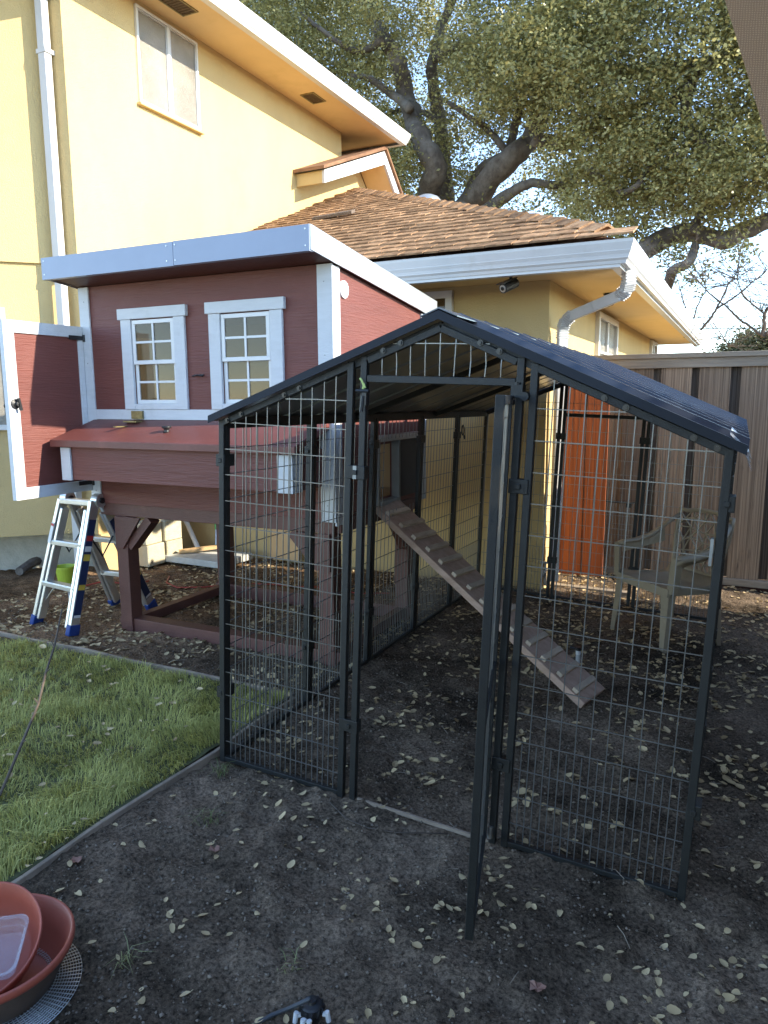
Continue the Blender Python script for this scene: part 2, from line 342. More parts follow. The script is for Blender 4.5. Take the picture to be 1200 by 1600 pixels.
M_clod = leafmat('soil_crumb', (0.036,0.029,0.022), (0.25,0.20,0.15), 1.0, 0, 6, 0.03)
clod = link('soil_crumbs', npmesh('soil_crumbs', V, F, M_clod)); struct(clod, 'loose crumbs and clods of dark soil', 'stuff')

# ------------------------------------------------------------------ lawn with timber edging
LX, LY = -0.065, 0.60
lx = np.linspace(-5.0, LX, 90); ly = np.linspace(-3.0, LY, 80); A, B = np.meshgrid(lx, ly)
Zl = gzn(A, B)*0.4 + 0.018 + 0.02*(vnoise(A*5, B*5, 8)-.5)
V = np.stack([A.ravel(), B.ravel(), Zl.ravel()], 1); n = len(lx)
ii, jj = np.meshgrid(np.arange(n-1), np.arange(len(ly)-1)); q = (jj*n + ii).ravel()
M_thatch = mat('lawn_thatch', (0.05,0.055,0.02), 0.95, 0.3, 30, c2=(0.12,0.12,0.05), bump=0.6, bscale=90)
lawn = link('lawn_bed', npmesh('lawn_bed', V, np.stack([q, q+1, q+n+1, q+n], 1), M_thatch, True)); struct(lawn, 'thatch under the lawn')
def lawn_z(X, Y): return gzn(X, Y)*0.4 + 0.018 + 0.02*(vnoise(X*5, Y*5, 8)-.5)
def blades(P, H, lean, wid, n, field=False):
    az = rng.uniform(0, 2*np.pi, n)
    if field: az = 4*np.pi*vnoise(P[:,0]*6, P[:,1]*6, 41) + rng.normal(0, 0.75, n)
    side = np.stack([-np.sin(az), np.cos(az), np.zeros(n)], 1)
    fw = np.stack([np.cos(az), np.sin(az), np.zeros(n)], 1); up = np.array([0,0,1.0])
    b0 = P; b1 = P + up*(H*0.62)[:,None] + fw*(lean*H*0.30)[:,None]; b2 = P + up*(H*(1-0.35*lean))[:,None] + fw*(lean*H*0.95)[:,None]
    w = wid[:,None]
    V = np.stack([b0-side*w, b0+side*w, b1-side*w*0.8, b1+side*w*0.8, b2], 1).reshape(-1,3)
    k = np.arange(n)[:,None]*5
    F = np.concatenate([k+np.array([[0,1,3]]), k+np.array([[0,3,2]]), k+np.array([[2,3,4]])], 0)
    return V, F
n = 100000
bx = LX - 0.012 - 2.6*rng.uniform(0,1,n)**1.15; by = LY - 0.012 - rng.uniform(0, 2.0, n)
dens = vnoise(bx*7, by*7, 21); keep = rng.uniform(0,1,n) < (0.35 + 0.75*dens); bx, by = bx[keep], by[keep]; n = len(bx)
H = (0.016 + 0.040*rng.uniform(0,1,n)**1.3)*(0.7 + 0.7*vnoise(bx*4, by*4, 22)); P = np.stack([bx, by, lawn_z(bx,by) - 0.003], 1)
V, F = blades(P, H, rng.uniform(0.2, 1.6, n), 0.0009 + 0.0011*rng.uniform(0,1,n), n, True)
grass = link('lawn_grass', npmesh('lawn_grass', V, F, M_grass)); tag(grass, 'short shaggy green lawn inside the timber edging', 'grass', kind='stuff')
b = MB()
pts = [(LX+0.012, y, gz1(LX, y)*0.6 + 0.012 + random.uniform(-.004,.004)) for y in np.linspace(-1.7, LY, 9)]
for a, c in zip(pts[:-1], pts[1:]): b.bar(Vector(a) - Vector((0,0,.013)), Vector(c) - Vector((0,0,.013)), 0.016, 0.05)
tag(b.build('lawn_edging', M_edge, bevel=0.003), 'weathered timber edging strip between the lawn and the bare dark soil', 'edging', 'timber strips edging the lawn')
b = MB()
pts = [(x, LY+0.014 - 0.015*(x+0.06), gz1(x, LY)*0.5 + 0.015 + random.uniform(-.004,.004)) for x in np.linspace(-4.2, LX-0.01, 13)]
for a, c in zip(pts[:-1], pts[1:]): b.bar(Vector(a) - Vector((0,0,.008)), Vector(c) - Vector((0,0,.008)), 0.018, 0.05)
tag(b.build('lawn_edging', M_edge, bevel=0.003), 'weathered timber edging strip along the lawn beside the ladder', 'edging', 'timber strips edging the lawn')

# ------------------------------------------------------------------ the yellow house
house = thing('house', 'yellow stucco two-storey house with low hip-roofed wing', 'house', (-2.9, 3.2, 0))
HW = -2.9                                           # plane of the tall lit wall
SOF2 = 4.60; SOF1 = 2.205
b = MB()                                            # two-storey block (with the 45 degree bay at its left)
up = [(HW,2.08),(-3.10,2.08),(-4.4,0.78),(-7.5,0.78),(-7.5,6.24),(HW,6.24)]
b.prism([(x,y,2.43) for x,y in up][::-1], (0,0,SOF2-2.43))
b.build('upper_wall', M_stucco, house)
b = MB()
lo_ = [(HW,2.105),(-3.11,2.105),(-4.4,0.815),(-7.5,0.815),(-7.5,6.2),(HW,6.2)]
b.prism([(x,y,0.31) for x,y in lo_][::-1], (0,0,2.43-0.31))
b.build('lower_wall', M_stucco, house)
b = MB()
b.prism([(x,y,-0.3) for x,y in [(HW-0.03,2.30),(-3.3,2.30),(-4.5,1.2),(-7.4,1.2),(-7.4,6.1),(HW-0.03,6.1)]][::-1], (0,0,0.61))
b.build('foundation', M_found, house)
b = MB(); b.box(HW-0.02, HW+0.012, 2.12, 3.2, -0.2, 0.31); b.build('wall_base', M_stucco, house)
b = MB(); b.prism([(-2.9,3.2,-0.3),(0.455,3.2,-0.3),(0.455,10.0,-0.3),(-2.9,10.0,-0.3)][::-1], (0,0,SOF1+0.3))
b.build('wing_wall', M_stucco, house)
b = MB(); b.prism([(-7.5,6.2,0),(-2.95,6.2,0),(-2.95,9.5,0),(-7.5,9.5,0)][::-1], (0,0,3.95)); b.build('rear_wall', M_stucco, house)
# soffits
b = MB(); b.box(-7.6, -2.34, 1.45, 6.88, SOF2, SOF2+0.03); b.build('upper_soffit', M_soffit, house)
b = MB(); b.box(-2.9, 1.075, 2.525, 10.6, SOF1, SOF1+0.02); b.build('wing_soffit', M_soffit, house)
# gutters: ogee profile swept along the eaves
def gutter(path, prof, name, m):
    bb = MB(); P = [Vector(p) for p in path]; n = len(prof)
    for i, p in enumerate(P):
        d = Vector((0,0,0)); sc_ = 1
        if i == 0: d = (P[1]-P[0]).normalized()
        elif i == len(P)-1: d = (P[-1]-P[-2]).normalized()
        else:
            d1 = (P[i]-P[i-1]).normalized(); d2 = (P[i+1]-P[i]).normalized(); d = (d1+d2).normalized(); sc_ = 1/max(0.3, d.dot(d1))
        o = d.cross(Vector((0,0,1))).normalized()
        bb.v += [tuple(p + o*sc_*a + Vector((0,0,c))) for a, c in prof]
    for i in range(len(P)-1):
        for k in range(n-1): bb.f.append((i*n+k, i*n+k+1, (i+1)*n+k+1, (i+1)*n+k))
    bb.f.append(tuple(range(n))); bb.f.append(tuple((len(P)-1)*n + k for k in range(n-1,-1,-1)))
    return bb.build(name, m, house)
gp = [(0.0,0.0),(0.062,0.0),(0.068,0.018),(0.080,0.030),(0.080,0.034),(0.084,0.050),(0.094,0.070),(0.094,0.074),(0.100,0.092),(0.108,0.115),(0.108,0.132),(0.100,0.132),(0.098,0.120),(0.0,0.118)]
gutter([(-2.88,2.60,2.168),(1.00,2.60,2.168),(1.00,10.5,2.168)], gp, 'gutter', M_gutter)
b = MB(); b.box(-2.88, 1.03, 2.545, 2.60, 2.150, 2.204); b.box(0.975, 1.03, 2.60, 10.5, 2.150, 2.204); b.build('fascia_trim', M_gutter, house)
gutter([(-7.4,1.45,4.565),(-2.40,1.45,4.565),(-2.40,6.86,4.565),(-7.4,6.86,4.565)], gp, 'upper_gutter', M_gutter)
b = MB(); b.box(-7.3,-2.42,1.47,6.84,4.63,4.70); b.add([(-7.3,1.45,4.70),(-2.40,1.45,4.70),(-2.40,6.86,4.70),(-7.3,6.86,4.70),(-7.3,4.15,5.85),(-4.9,4.15,5.75)],[(0,1,5,4),(1,2,5),(2,3,4,5)])
b.build('upper_roof', M_shingle_field, house)
# soffit vents
for y0, y1 in ((5.06,5.33),(2.93,3.23)):
    b = MB(); x0, x1 = -2.74, -2.575
    b.box(x0,x1,y0,y0+.015,SOF2-.008,SOF2+.002); b.box(x0,x1,y1-.015,y1,SOF2-.008,SOF2+.002); b.box(x0,x0+.015,y0+.015,y1-.015,SOF2-.008,SOF2+.002); b.box(x1-.015,x1,y0+.015,y1-.015,SOF2-.008,SOF2+.002)
    v = b.build('soffit_vent', M_brass, house)
    b = MB(); b.box(x0+.015,x1-.015,y0+.015,y1-.015,SOF2-.003,SOF2+.004)
    for k in range(8): yy = y0+.03+k*(y1-y0-.06)/7; b.box(x0+.015,x1-.015,yy-.003,yy+.003,SOF2-.007,SOF2-.003)
    b.build('vent_mesh', mat('vent_screen', (0.10,0.065,0.03), 0.7, 0.3, 60), v)
# sliding window in the tall wall
def frame4(b, x0, x1, ya, yb, za, zb, w):            # rectangular frame in a plane of constant x
    b.box(x0,x1,ya,yb,zb-w,zb); b.box(x0,x1,ya,yb,za,za+w); b.box(x0,x1,ya,ya+w,za+w,zb-w); b.box(x0,x1,yb-w,yb,za+w,zb-w)
b = MB(); frame4(b, HW-0.03, HW+0.022, 2.82, 3.575, 3.805, 4.555, 0.022); b.box(HW-0.02,HW+0.018,3.185,3.215,3.827,4.533)
w = b.build('window', M_frame, house, bevel=0.003)
for ya, yb, dx in ((2.845,3.185,0.004),(3.215,3.55,0.010)):
    b = MB(); frame4(b, HW-0.012+dx, HW+0.006+dx, ya, yb, 3.829, 4.531, 0.012); b.build('sash', M_galv, w)
    b = MB(); b.box(HW+dx-0.008, HW+dx-0.002, ya+.012, yb-.012, 3.841, 4.519); b.build('pane', M_obscure, w)
b = MB(); b.box(HW, HW+0.045, 2.80, 3.595, 3.785, 3.803); b.build('sill', M_stucco, w)
# window strip on the wing front, two windows on the wing side
def frame4y(b, y0, y1, xa, xb, za, zb, w):
    b.box(xa,xb,y0,y1,zb-w,zb); b.box(xa,xb,y0,y1,za,za+w); b.box(xa,xa+w,y0,y1,za+w,zb-w); b.box(xb-w,xb,y0,y1,za+w,zb-w)
b = MB(); frame4y(b, 3.16, 3.21, -1.35, -0.265, 1.35, 2.18, 0.055); w = b.build('window', M_frame, house, bevel=0.004)
b = MB(); b.box(-1.295,-0.32,3.185,3.19,1.405,2.125); b.build('pane', M_glass, w)
for ya, yb, za, zb in ((4.98,6.1,1.45,2.17),(9.2,9.9,1.45,2.19)):
    b = MB(); frame4(b, 0.44, 0.495, ya, yb, za, zb, 0.06); b.box(0.45,0.485,(ya+yb)/2-.03,(ya+yb)/2+.03,za+.06,zb-.06); b.box(0.45,0.48,ya+.06,yb-.06,(za+zb)/2-.012,(za+zb)/2+.012)
    w = b.build('window', M_frame, house, bevel=0.004)
    for a, c in ((ya+.06,(ya+yb)/2-.03),((ya+yb)/2+.03,yb-.06)):
        b = MB(); b.box(0.458,0.462,a,c,za+.06,zb-.06); b.build('pane', M_obscure, w)
# low window in the bay
b = MB()
for s0, s1, z0, z1 in ((0.42,0.95,2.05,2.09),(0.42,0.45,1.2,2.05),(0.92,0.95,1.2,2.05),(0.42,0.95,1.16,1.2)):
    a = Vector((-3.11,2.105,0)); d = Vector((-1,-1,0)).normalized(); nrm = Vector((1,-1,0)).normalized()
    q = [a+d*s0+Vector((0,0,z0)), a+d*s1+Vector((0,0,z0)), a+d*s1+Vector((0,0,z1)), a+d*s0+Vector((0,0,z1))]
    b.prism([p - nrm*0.01 for p in q], nrm*0.04)
w = b.build('window', M_frame, house)
b = MB(); b.prism([a+d*.45+Vector((0,0,1.2)), a+d*.92+Vector((0,0,1.2)), a+d*.92+Vector((0,0,2.05)), a+d*.45+Vector((0,0,2.05))], nrm*0.006); b.build('pane', M_obscure, w)
# downspout of the tall block
b = MB(); b.box(-3.075,-3.0,2.00,2.06,0.05,4.55); ds = b.build('downspout', M_gutter, house, bevel=0.006)
for z in (0.9,2.35,3.9): b = MB(); b.box(-3.085,-2.99,1.995,2.085,z,z+0.03); b.build('strap', M_gutter, ds)
# wing downspout with crimped elbows
path = [Vector(p) for p in ((1.045,2.80,2.17),(1.045,2.82,2.10),(1.03,2.85,2.055),(0.98,2.90,2.03),(0.80,3.04,1.99),(0.62,3.18,1.95),(0.57,3.22,1.92),(0.545,3.25,1.87),(0.54,3.26,1.80),(0.53,3.27,0.9),(0.525,3.27,0.03))]
b = MB()
for a, c in zip(path[:-1], path[1:]): b.bar(a + (a-c).normalized()*0.012, c + (c-a).normalized()*0.012, 0.07, 0.05, up=(0.6,-0.8,0.1))
ds = b.build('downspout', M_gutter, house, bevel=0.008)
for i in (0,1,2,5,6,7):
    for k in range(4):
        b = MB(); p = path[i].lerp(path[i+1], (k+.5)/4); dd = (path[i+1]-path[i]).normalized()*0.004; b.bar(p-dd, p+dd, 0.077, 0.057, up=(0.6,-0.8,0.1)); b.build('elbow_crimp', M_gutter, ds)
# faucet at the bottom of the wing corner
b = MB(); b.tube([(0.50,3.12,0.02),(0.50,3.12,0.13)],0.012); b.tube([(0.50,3.12,0.13),(0.50,3.06,0.13),(0.50,3.04,0.10)],[.016,.016,.012]); b.tube([(0.50,3.12,0.13),(0.50,3.12,0.19)],0.009); b.tube([(0.46,3.12,0.19),(0.54,3.12,0.19)],0.009)
b.build('faucet', M_zinc, house)
# small gable roof behind the tall wall
b = MB(); gxp = -2.53; hb = 0.135
prof = [(5.19,3.85),(6.69,4.455),(7.35,3.86)]
for (ya,za),(yb,zb) in zip(prof[:-1],prof[1:]):
    b.prism([(gxp,ya,za),(gxp,yb,zb),(gxp,yb,zb-hb-0.02),(gxp,ya,za-hb)], (-0.03,0,0))
b.build('barge_board', M_white, house)
b = MB(); b.box(-2.895,gxp-0.03,5.19,5.215,3.717,3.85); b.build('gable_return', M_stucco, house)
b = MB(); b.prism([(-2.91,5.3,3.73),(-2.91,6.69,4.315),(-2.91,7.35,3.72),(-2.91,7.2,3.0),(-2.91,5.4,3.0)],(-0.5,0,0)); b.build('gable_wall', M_stucco, house)
b = MB(); b.add([(-2.9,5.2,3.73),(-2.56,5.2,3.73),(-2.56,6.69,4.32),(-2.9,6.69,4.32),(-2.56,7.33,3.74),(-2.9,7.33,3.74)],[(0,1,2,3),(3,2,4,5)]); b.build('gable_soffit', M_soffit, house)
b = MB(); b.prism([(-2.5,5.13,3.845),(-2.5,6.69,4.475),(-2.5,7.4,3.835),(-2.5,7.4,3.87),(-2.5,6.69,4.515),(-2.5,5.13,3.88)],(-2.5,0,0)); groof = b.build('gable_roof', M_shingle_field, house)

# wing roof: deck and individually laid shingles on the front slope
SL = 0.42; Y0 = 2.47; Z0 = 2.315
b = MB()
def rz(y): return Z0 + SL*(y-Y0)
b.add([(-2.9,Y0+.03,rz(Y0)-.03),(1.08,Y0+.03,rz(Y0)-.03),(-2.88,6.45,rz(6.45)-.035),(1.10,11.0,rz(Y0)-.03),(-2.88,11.0,rz(6.45)-.035),(-2.9,6.45,rz(6.45)-.035)],[(0,1,2,5),(1,3,4,2)])
roof = b.build('wing_roof', M_shingle_field, house)
def shingle_mesh(w, k):
    bb = MB(); t = 0.012; L_ = 0.20; e = 0.006*k
    bb.add([(0,0,0),(w,0,0),(w,L_,0),(0,L_,0),(0.002,e*0.4,t),(w-0.002,-e*0.3,t),(w,L_,t*0.3),(0,L_,t*0.3)],
           [(0,3,2,1),(4,5,6,7),(0,1,5,4),(1,2,6,5),(2,3,7,6),(3,0,4,7)])
    return bb.mesh('shingle', M_shingle)
SW = [0.10,0.125,0.15,0.17]; SM = [shingle_mesh(w, k-1) for k, w in enumerate(SW)]
ang = math.atan(SL); spots = []
row = 0; y = Y0 - 0.005
while y < 6.35:
    x = -2.9 + random.uniform(0, .08); xe = 3.545 - y
    while x < xe - 0.05:
        k = random.randrange(4)
        if x + SW[k] > xe + .03: break
        spots.append((x, y + random.uniform(-.006,.006), rz(y) + 0.004, k)); x += SW[k] + 0.006
    y += 0.128; row += 1
def shading_mat(x, y, z, k):
    return Matrix.Translation((x,y,z)) @ Matrix.Rotation(ang - R(1.9) + random.uniform(-.006,.006), 4, 'X') @ Matrix.Rotation(random.uniform(-.006,.006), 4, 'Y')
def size_key(s):
    p = Vector(s[:3]); hid = 0
    d = p - CAM; px = 600 + FPX*d.dot(r_)/d.dot(f_)
    return d.length + (20 if px < 470 else 0)
spots.sort(key=size_key)
for s in spots[:285]: link('shingle', SM[s[3]], roof, mw=shading_mat(*s))
b = MB()
for s in spots[285:]:
    mm = shading_mat(*s); me = SM[s[3]]; n0 = len(b.v)
    b.v += [tuple(mm @ v.co) for v in me.vertices]; b.f += [tuple(n0+i for i in p.vertices) for p in me.polygons]
if b.v: struct(b.build('shingle_field', M_shingle, roof), None, 'stuff')
hipc = MB(); hipc.add([(-0.09,-0.13,-0.035),(0,-0.13,0.012),(0.09,-0.13,-0.035),(-0.09,0.13,-0.052),(0,0.13,-0.006),(0.09,0.13,-0.052),(-0.09,-0.13,-0.05),(0,-0.13,-0.004),(0.09,-0.13,-0.05)],[(0,1,4,3),(1,2,5,4),(0,6,7,1),(1,7,8,2)])
hm = hipc.mesh('hip_cap', M_shingle)
h0 = Vector((1.0, 2.56, rz(2.56)+0.030)); h1 = Vector((-2.85, 6.41, rz(6.41)+0.030)); hd = (h1-h0).normalized(); nh = int((h1-h0).length/0.17)
hx = hd.cross(Vector((0,0,1))).normalized(); hz = hx.cross(hd)
hmr = Matrix((hx, hd, hz)).transposed().to_4x4()
for k in range(1, nh): link('hip_cap', hm, roof, mw=Matrix.Translation(h0 + hd*(0.17*k+0.05)) @ hmr @ Matrix.Rotation(random.uniform(-.03,.03),4,'Y'))
b = MB(); mm = Matrix.Translation((-1.95,4.35,rz(4.35)+0.035)) @ Matrix.Rotation(R(-7),4,'Z') @ Matrix.Rotation(ang,4,'X')
b.box(-.24,.24,-.035,.035,-.012,.016); b.v = [tuple(mm @ Vector(v)) for v in b.v]
tag(b.build('loose_board', M_fenceb, bevel=0.003), 'dark loose board lying on the brown shingle roof', 'board')
rv = thing('roof_vent', 'rounded grey metal roof vent poking above the shingled hip', 'vent', (-1.55,5.75,3.35))
b = MB(); b.lathe([(0.17,3.25),(0.17,3.47),(0.16,3.53),(0.12,3.575),(0.06,3.60),(0.0,3.605)],20,(-1.55,5.75,0)); b.build('dome', M_galv, rv, smooth=True)
b = MB(); b.lathe([(0.12,3.0),(0.12,3.30)],14,(-1.55,5.75,0)); b.build('pipe', M_galv, rv)

# ------------------------------------------------------------------ security camera and sensor under the eave
sc_ = thing('security_camera', 'black bullet security camera hanging under the front eave of the wing', 'camera', (0.32,2.68,2.20))
b = MB(); b.lathe([(0,2.192),(0.035,2.192),(0.035,2.203)],16,(0.32,2.70,0)); b.tube([(0.32,2.70,2.195),(0.32,2.70,2.15),(0.30,2.68,2.12)],0.011); b.build('bracket', M_black, sc_)
dv = Vector((-0.35,-0.75,-0.32)).normalized(); c0 = Vector((0.32,2.70,2.115))
b = MB(); b.tube([c0 - dv*0.05, c0 + dv*0.08],0.032,14); b.build('barrel', M_black, sc_, smooth=False)
b = MB(); b.tube([c0 + dv*0.078, c0 + dv*0.083],0.024,14); b.build('lens', M_zinc, sc_)
b = MB(); b.tube([c0 + dv*0.082, c0 + dv*0.087],0.013,12); b.build('lens_glass', M_bolt, sc_)
b = MB(); b.bar(c0 - dv*0.03 + Vector((0,0,.036)), c0 + dv*0.11 + Vector((0,0,.036)), 0.066, 0.006); b.build('sun_shield', M_black, sc_)
sn = thing('motion_sensor', 'small dark sensor under the side eave above the downspout', 'sensor', (0.72,4.1,2.2))
b = MB(); b.lathe([(0,2.19),(0.05,2.19),(0.05,2.204)],14,(0.72,4.1,0)); b.tube([(0.72,4.1,2.19),(0.72,4.1,2.14)],0.012); b.build('base', M_black, sn)
b = MB(); b.tube([(0.74,4.06,2.135),(0.66,4.12,2.12)],0.032,12); b.build('head', M_black, sn)

# ------------------------------------------------------------------ chicken coop
coop = thing('chicken_coop', 'raised red wooden chicken coop with white trim and two small windows', 'chicken coop', (-0.93, 1.6, -0.02))
CX0, CX1, CY0, CY1, CZ0 = -1.77, -0.09, 1.07, 2.22, 0.775
def ct(y): return 2.062 - 0.112*(y-0.84)            # underside of the roof
WIN = [(-1.385,-1.075),(-0.76,-0.445)]; WZ0, WZ1 = 1.365, 1.828
b = MB()
xs = [CX0, WIN[0][0], WIN[0][1], WIN[1][0], WIN[1][1], CX1]
for k in range(5):
    if k in (1,3):
        b.box(xs[k],xs[k+1],CY0,CY0+.015,CZ0,WZ0); b.box(xs[k],xs[k+1],CY0,CY0+.015,WZ1,ct(CY0)-.003)
    else: b.box(xs[k],xs[k+1],CY0,CY0+.015,CZ0,ct(CY0)-.003)
b.build('front_wall', M_siding, coop)
b = MB()
def sidepanel(x0, x1, ya, yb, za, zb=None):
    za_, zb_ = za, zb
    pts = [(x0,ya,za),(x0,yb,za),(x0,yb,zb if zb else ct(yb)-.003),(x0,ya,zb if zb else ct(ya)-.003)]
    b.prism(pts, (x1-x0,0,0))
sidepanel(CX1-.015,CX1,CY0+.015,1.53,CZ0); sidepanel(CX1-.015,CX1,1.75,CY1,CZ0); sidepanel(CX1-.015,CX1,1.53,1.75,1.13); sidepanel(CX1-.015,CX1,1.53,1.75,CZ0,0.825)
b.build('side_wall', M_siding, coop)
b = MB()
sidepanel(CX0,CX0+.015,CY0+.015,1.13,CZ0); sidepanel(CX0,CX0+.015,1.62,CY1,CZ0); sidepanel(CX0,CX0+.015,1.13,1.62,1.78); sidepanel(CX0,CX0+.015,1.13,1.62,CZ0,0.88)
b.build('side_wall', M_siding, coop)
b = MB(); b.box(CX0+.015,CX1-.015,CY1-.015,CY1,CZ0,ct(CY1)-.003); b.build('back_wall', M_ply, coop)
b = MB(); b.box(CX0+.016,CX1-.016,CY0+.016,CY1-.016,CZ0+.02,CZ0+.035); b.build('floor', M_ply, coop)
b = MB(); b.box(CX0+.016,CX0+.022,1.63,CY1-.016,CZ0+.036,1.9); b.build('inner_lining', M_ply, coop)
b = MB(); b.box(CX0+.02,CX1-.02,CY0+.016,CY0+.022,CZ0+.036,1.35); b.build('inner_lining', M_ply, coop)
# roof: deck, front fascia in two lengths, side fascias
b = MB(); RX0, RX1, RY0, RY1 = -1.80, -0.065, 0.84, 2.36
b.prism([(RX0+.004,RY0+.004,ct(RY0)),(RX0+.004,RY1-.004,ct(RY1)),(RX0+.004,RY1-.004,ct(RY1)+.012),(RX0+.004,RY0+.004,ct(RY0)+.012)],(RX1-RX0-.008,0,0)); rf = b.build('roof', M_redpaint, coop)
b = MB(); b.prism([(RX0+.01,RY0+.01,ct(RY0)+.09),(RX0+.01,RY1-.01,ct(RY1)+.09),(RX0+.01,RY1-.01,ct(RY1)+.10),(RX0+.01,RY0+.01,ct(RY0)+.10)],(RX1-RX0-.02,0,0)); b.build('roof_skin', M_galv, rf)
for xa, xb, dz in ((RX0,-0.86,0.0),(-0.857,RX1,0.002)):
    b = MB(); b.box(xa,xb,RY0-.006,RY0+.002,ct(RY0)-.008+dz,ct(RY0)+.102+dz); b.box(xa,xb,RY0-.006,RY0+.03,ct(RY0)-.014+dz,ct(RY0)-.008+dz); b.build('fascia', M_skymetal, rf)
for x in (RX0-.006, RX1):
    b = MB(); b.prism([(x,RY0,ct(RY0)-.006),(x,RY1,ct(RY1)-.006),(x,RY1,ct(RY1)+.104),(x,RY0,ct(RY0)+.104)],(.006,0,0)); b.build('side_fascia', M_galv, rf)
b = MB()
for x in (-1.78,-0.9,-0.845,-0.085):
    for z in (0.012,0.085): b = MB(); b.box(x-.003,x+.003,RY0-.0085,RY0-.006,ct(RY0)+z-.003,ct(RY0)+z+.003); b.build('rivet', M_zinc, rf)
# corner trims
T = 0.012
for args in ((CX0-T,CX0+.065,CY0-T,CY0-.0005),(CX1-.075,CX1+T,CY0-T,CY0-.0005)):
    b = MB(); b.box(*args,CZ0-.01,ct(CY0)-.004); b.build('corner_trim', M_white, coop, bevel=0.002)
b = MB(); b.box(CX1+.0005,CX1+T,CY0-.0005,CY0+.065,CZ0-.03,ct(CY0+.065)-.004); b.build('corner_trim', M_white, coop, bevel=0.002)
b = MB(); b.box(CX1+.0005,CX1+T,CY1-.065,CY1+T,CZ0-.03,ct(CY1)-.004); b.build('corner_trim', M_white, coop, bevel=0.002)
b = MB(); b.box(CX0+.0655,CX1-.0755,CY0-T,CY0-.0005,1.275,1.333); b.build('band_trim', M_white, coop, bevel=0.002)
# round louvre vent on the side wall
vy, vz = 1.185, 1.925
b = MB(); b.lathe([(0.0,0.004),(0.033,0.004),(0.036,0.010),(0.043,0.010),(0.044,0.0)],24,(CX1,vy,vz),Matrix.Rotation(R(90),3,'Y')); vt = b.build('louvre_vent', M_whitep, coop)
for k in range(6):
    z = vz - .025 + k*.010; h = math.sqrt(max(0.0001,.034**2-(z-vz)**2)); b = MB(); b.box(CX1+.006,CX1+.010,vy-h,vy+h,z-.003,z+.002); b.build('slat', M_whitep, vt)
# windows
for (xa, xb) in WIN:
    c = (xa+xb)/2; b = MB()
    b.box(xa-.092,xb+.092,CY0-.024,CY0-.0005,WZ1+.006,1.893)
    w = b.build('window', M_white, coop, bevel=0.002)
    for x0, x1 in ((xa-.075,xa),(xb,xb+.075)):
        b = MB(); b.box(x0,x1,CY0-.018,CY0-.0125,1.3335,WZ1+.0055); b.box(x0,x1,CY0-.0125,CY0-.0005,1.3335,WZ1+.0055); b.build('casing', M_white, w, bevel=0.002)
    b = MB(); b.box(xa,xb,CY0-.016,CY0-.0005,1.3335,WZ0); b.build('casing', M_white, w, bevel=0.002)
    zm = (WZ0+WZ1)/2
    for lo, hi, dy in ((WZ0,zm+.012,0.0),(zm-.012,WZ1,-0.014)):
        if dy == 0.0: xa2, xb2 = xa+.003, xb-.003
        else: xa2, xb2 = xa+.004, xb-.004
        b = MB(); fw = 0.022; y0_, y1_ = CY0+.002+dy, CY0+.014+dy
        frame4y(b, y0_, y1_, xa2, xb2, lo, hi, fw); s = b.build('sash', M_whitep, w, bevel=0.0015)
        cx_, cz_ = (xa2+xb2)/2, (lo+hi)/2
        b = MB(); b.box(cx_-.006,cx_+.006,y0_+.001,y1_-.003,lo+fw,hi-fw); b.box(xa2+fw,cx_-.006,y0_+.002,y1_-.003,cz_-.006,cz_+.006); b.box(cx_+.006,xb2-fw,y0_+.002,y1_-.003,cz_-.006,cz_+.006); b.build('muntin', M_whitep, w)
        for px0, px1 in ((xa2+fw,cx_-.006),(cx_+.006,xb2-fw)):
            for pz0, pz1 in ((lo+fw,cz_-.006),(cz_+.006,hi-fw)):
                b = MB(); b.box(px0,px1,y0_+.006,y0_+.008,pz0,pz1); b.build('pane', M_glass, w)
for x, zs in ((CX0+.03,(0.85,1.25,1.6,1.95)),(CX1-.035,(0.85,1.25,1.6,1.95))):
    for z in zs:
        b = MB(); b.tube([(x,CY0-.0121,z),(x,CY0-.0135,z)],.0035,8); b.build('screw', M_galvd, coop)
# nest box
b = MB(); b.box(-1.66,-0.15,0.775,CY0-.013,0.95,1.14); nb = b.build('nest_box', M_siding, coop)
for xx in ((-1.672,-1.60),(-0.225,-0.138)):
    b = MB(); b.box(*xx,0.762,0.7745,0.945,1.128); b.build('nest_trim', M_white, nb, bevel=0.002)
b = MB(); b.box(-0.1495,-0.138,0.775,0.85,0.945,1.128); b.build('nest_trim', M_white, nb, bevel=0.002)
b = MB(); b.prism([(-1.72,0.735,1.132),(-1.72,CY0-.013,1.238),(-1.72,CY0-.013,1.274),(-1.72,0.735,1.170)],(1.615,0,0)); ld = b.build('nest_lid', M_lid, coop, bevel=0.003)
b = MB(); b.lathe([(0,0),(0.020,0),(0.014,0.012),(0.014,0.022),(0.026,0.030),(0.024,0.037),(0,0.040)],16,(-1.005,0.885,1.212)); b.build('lid_knob', M_black, ld, smooth=True)
b = MB(); b.box(-1.405,-1.325,1.040,1.056,1.280,1.325); b.box(-1.415,-1.315,0.985,1.045,1.262,1.270); b.box(-1.372,-1.355,0.87,0.99,1.238,1.244); b.build('hinge', M_brass, ld)
b = MB(); b.box(-0.955,-0.89,CY0-.006,CY0,1.515,1.522); b.tube([(-0.955,CY0-.02,1.512),(-0.92,CY0-.022,1.518),(-0.885,CY0-.02,1.512)],0.0045,6); b.build('hook_latch', M_black, coop)
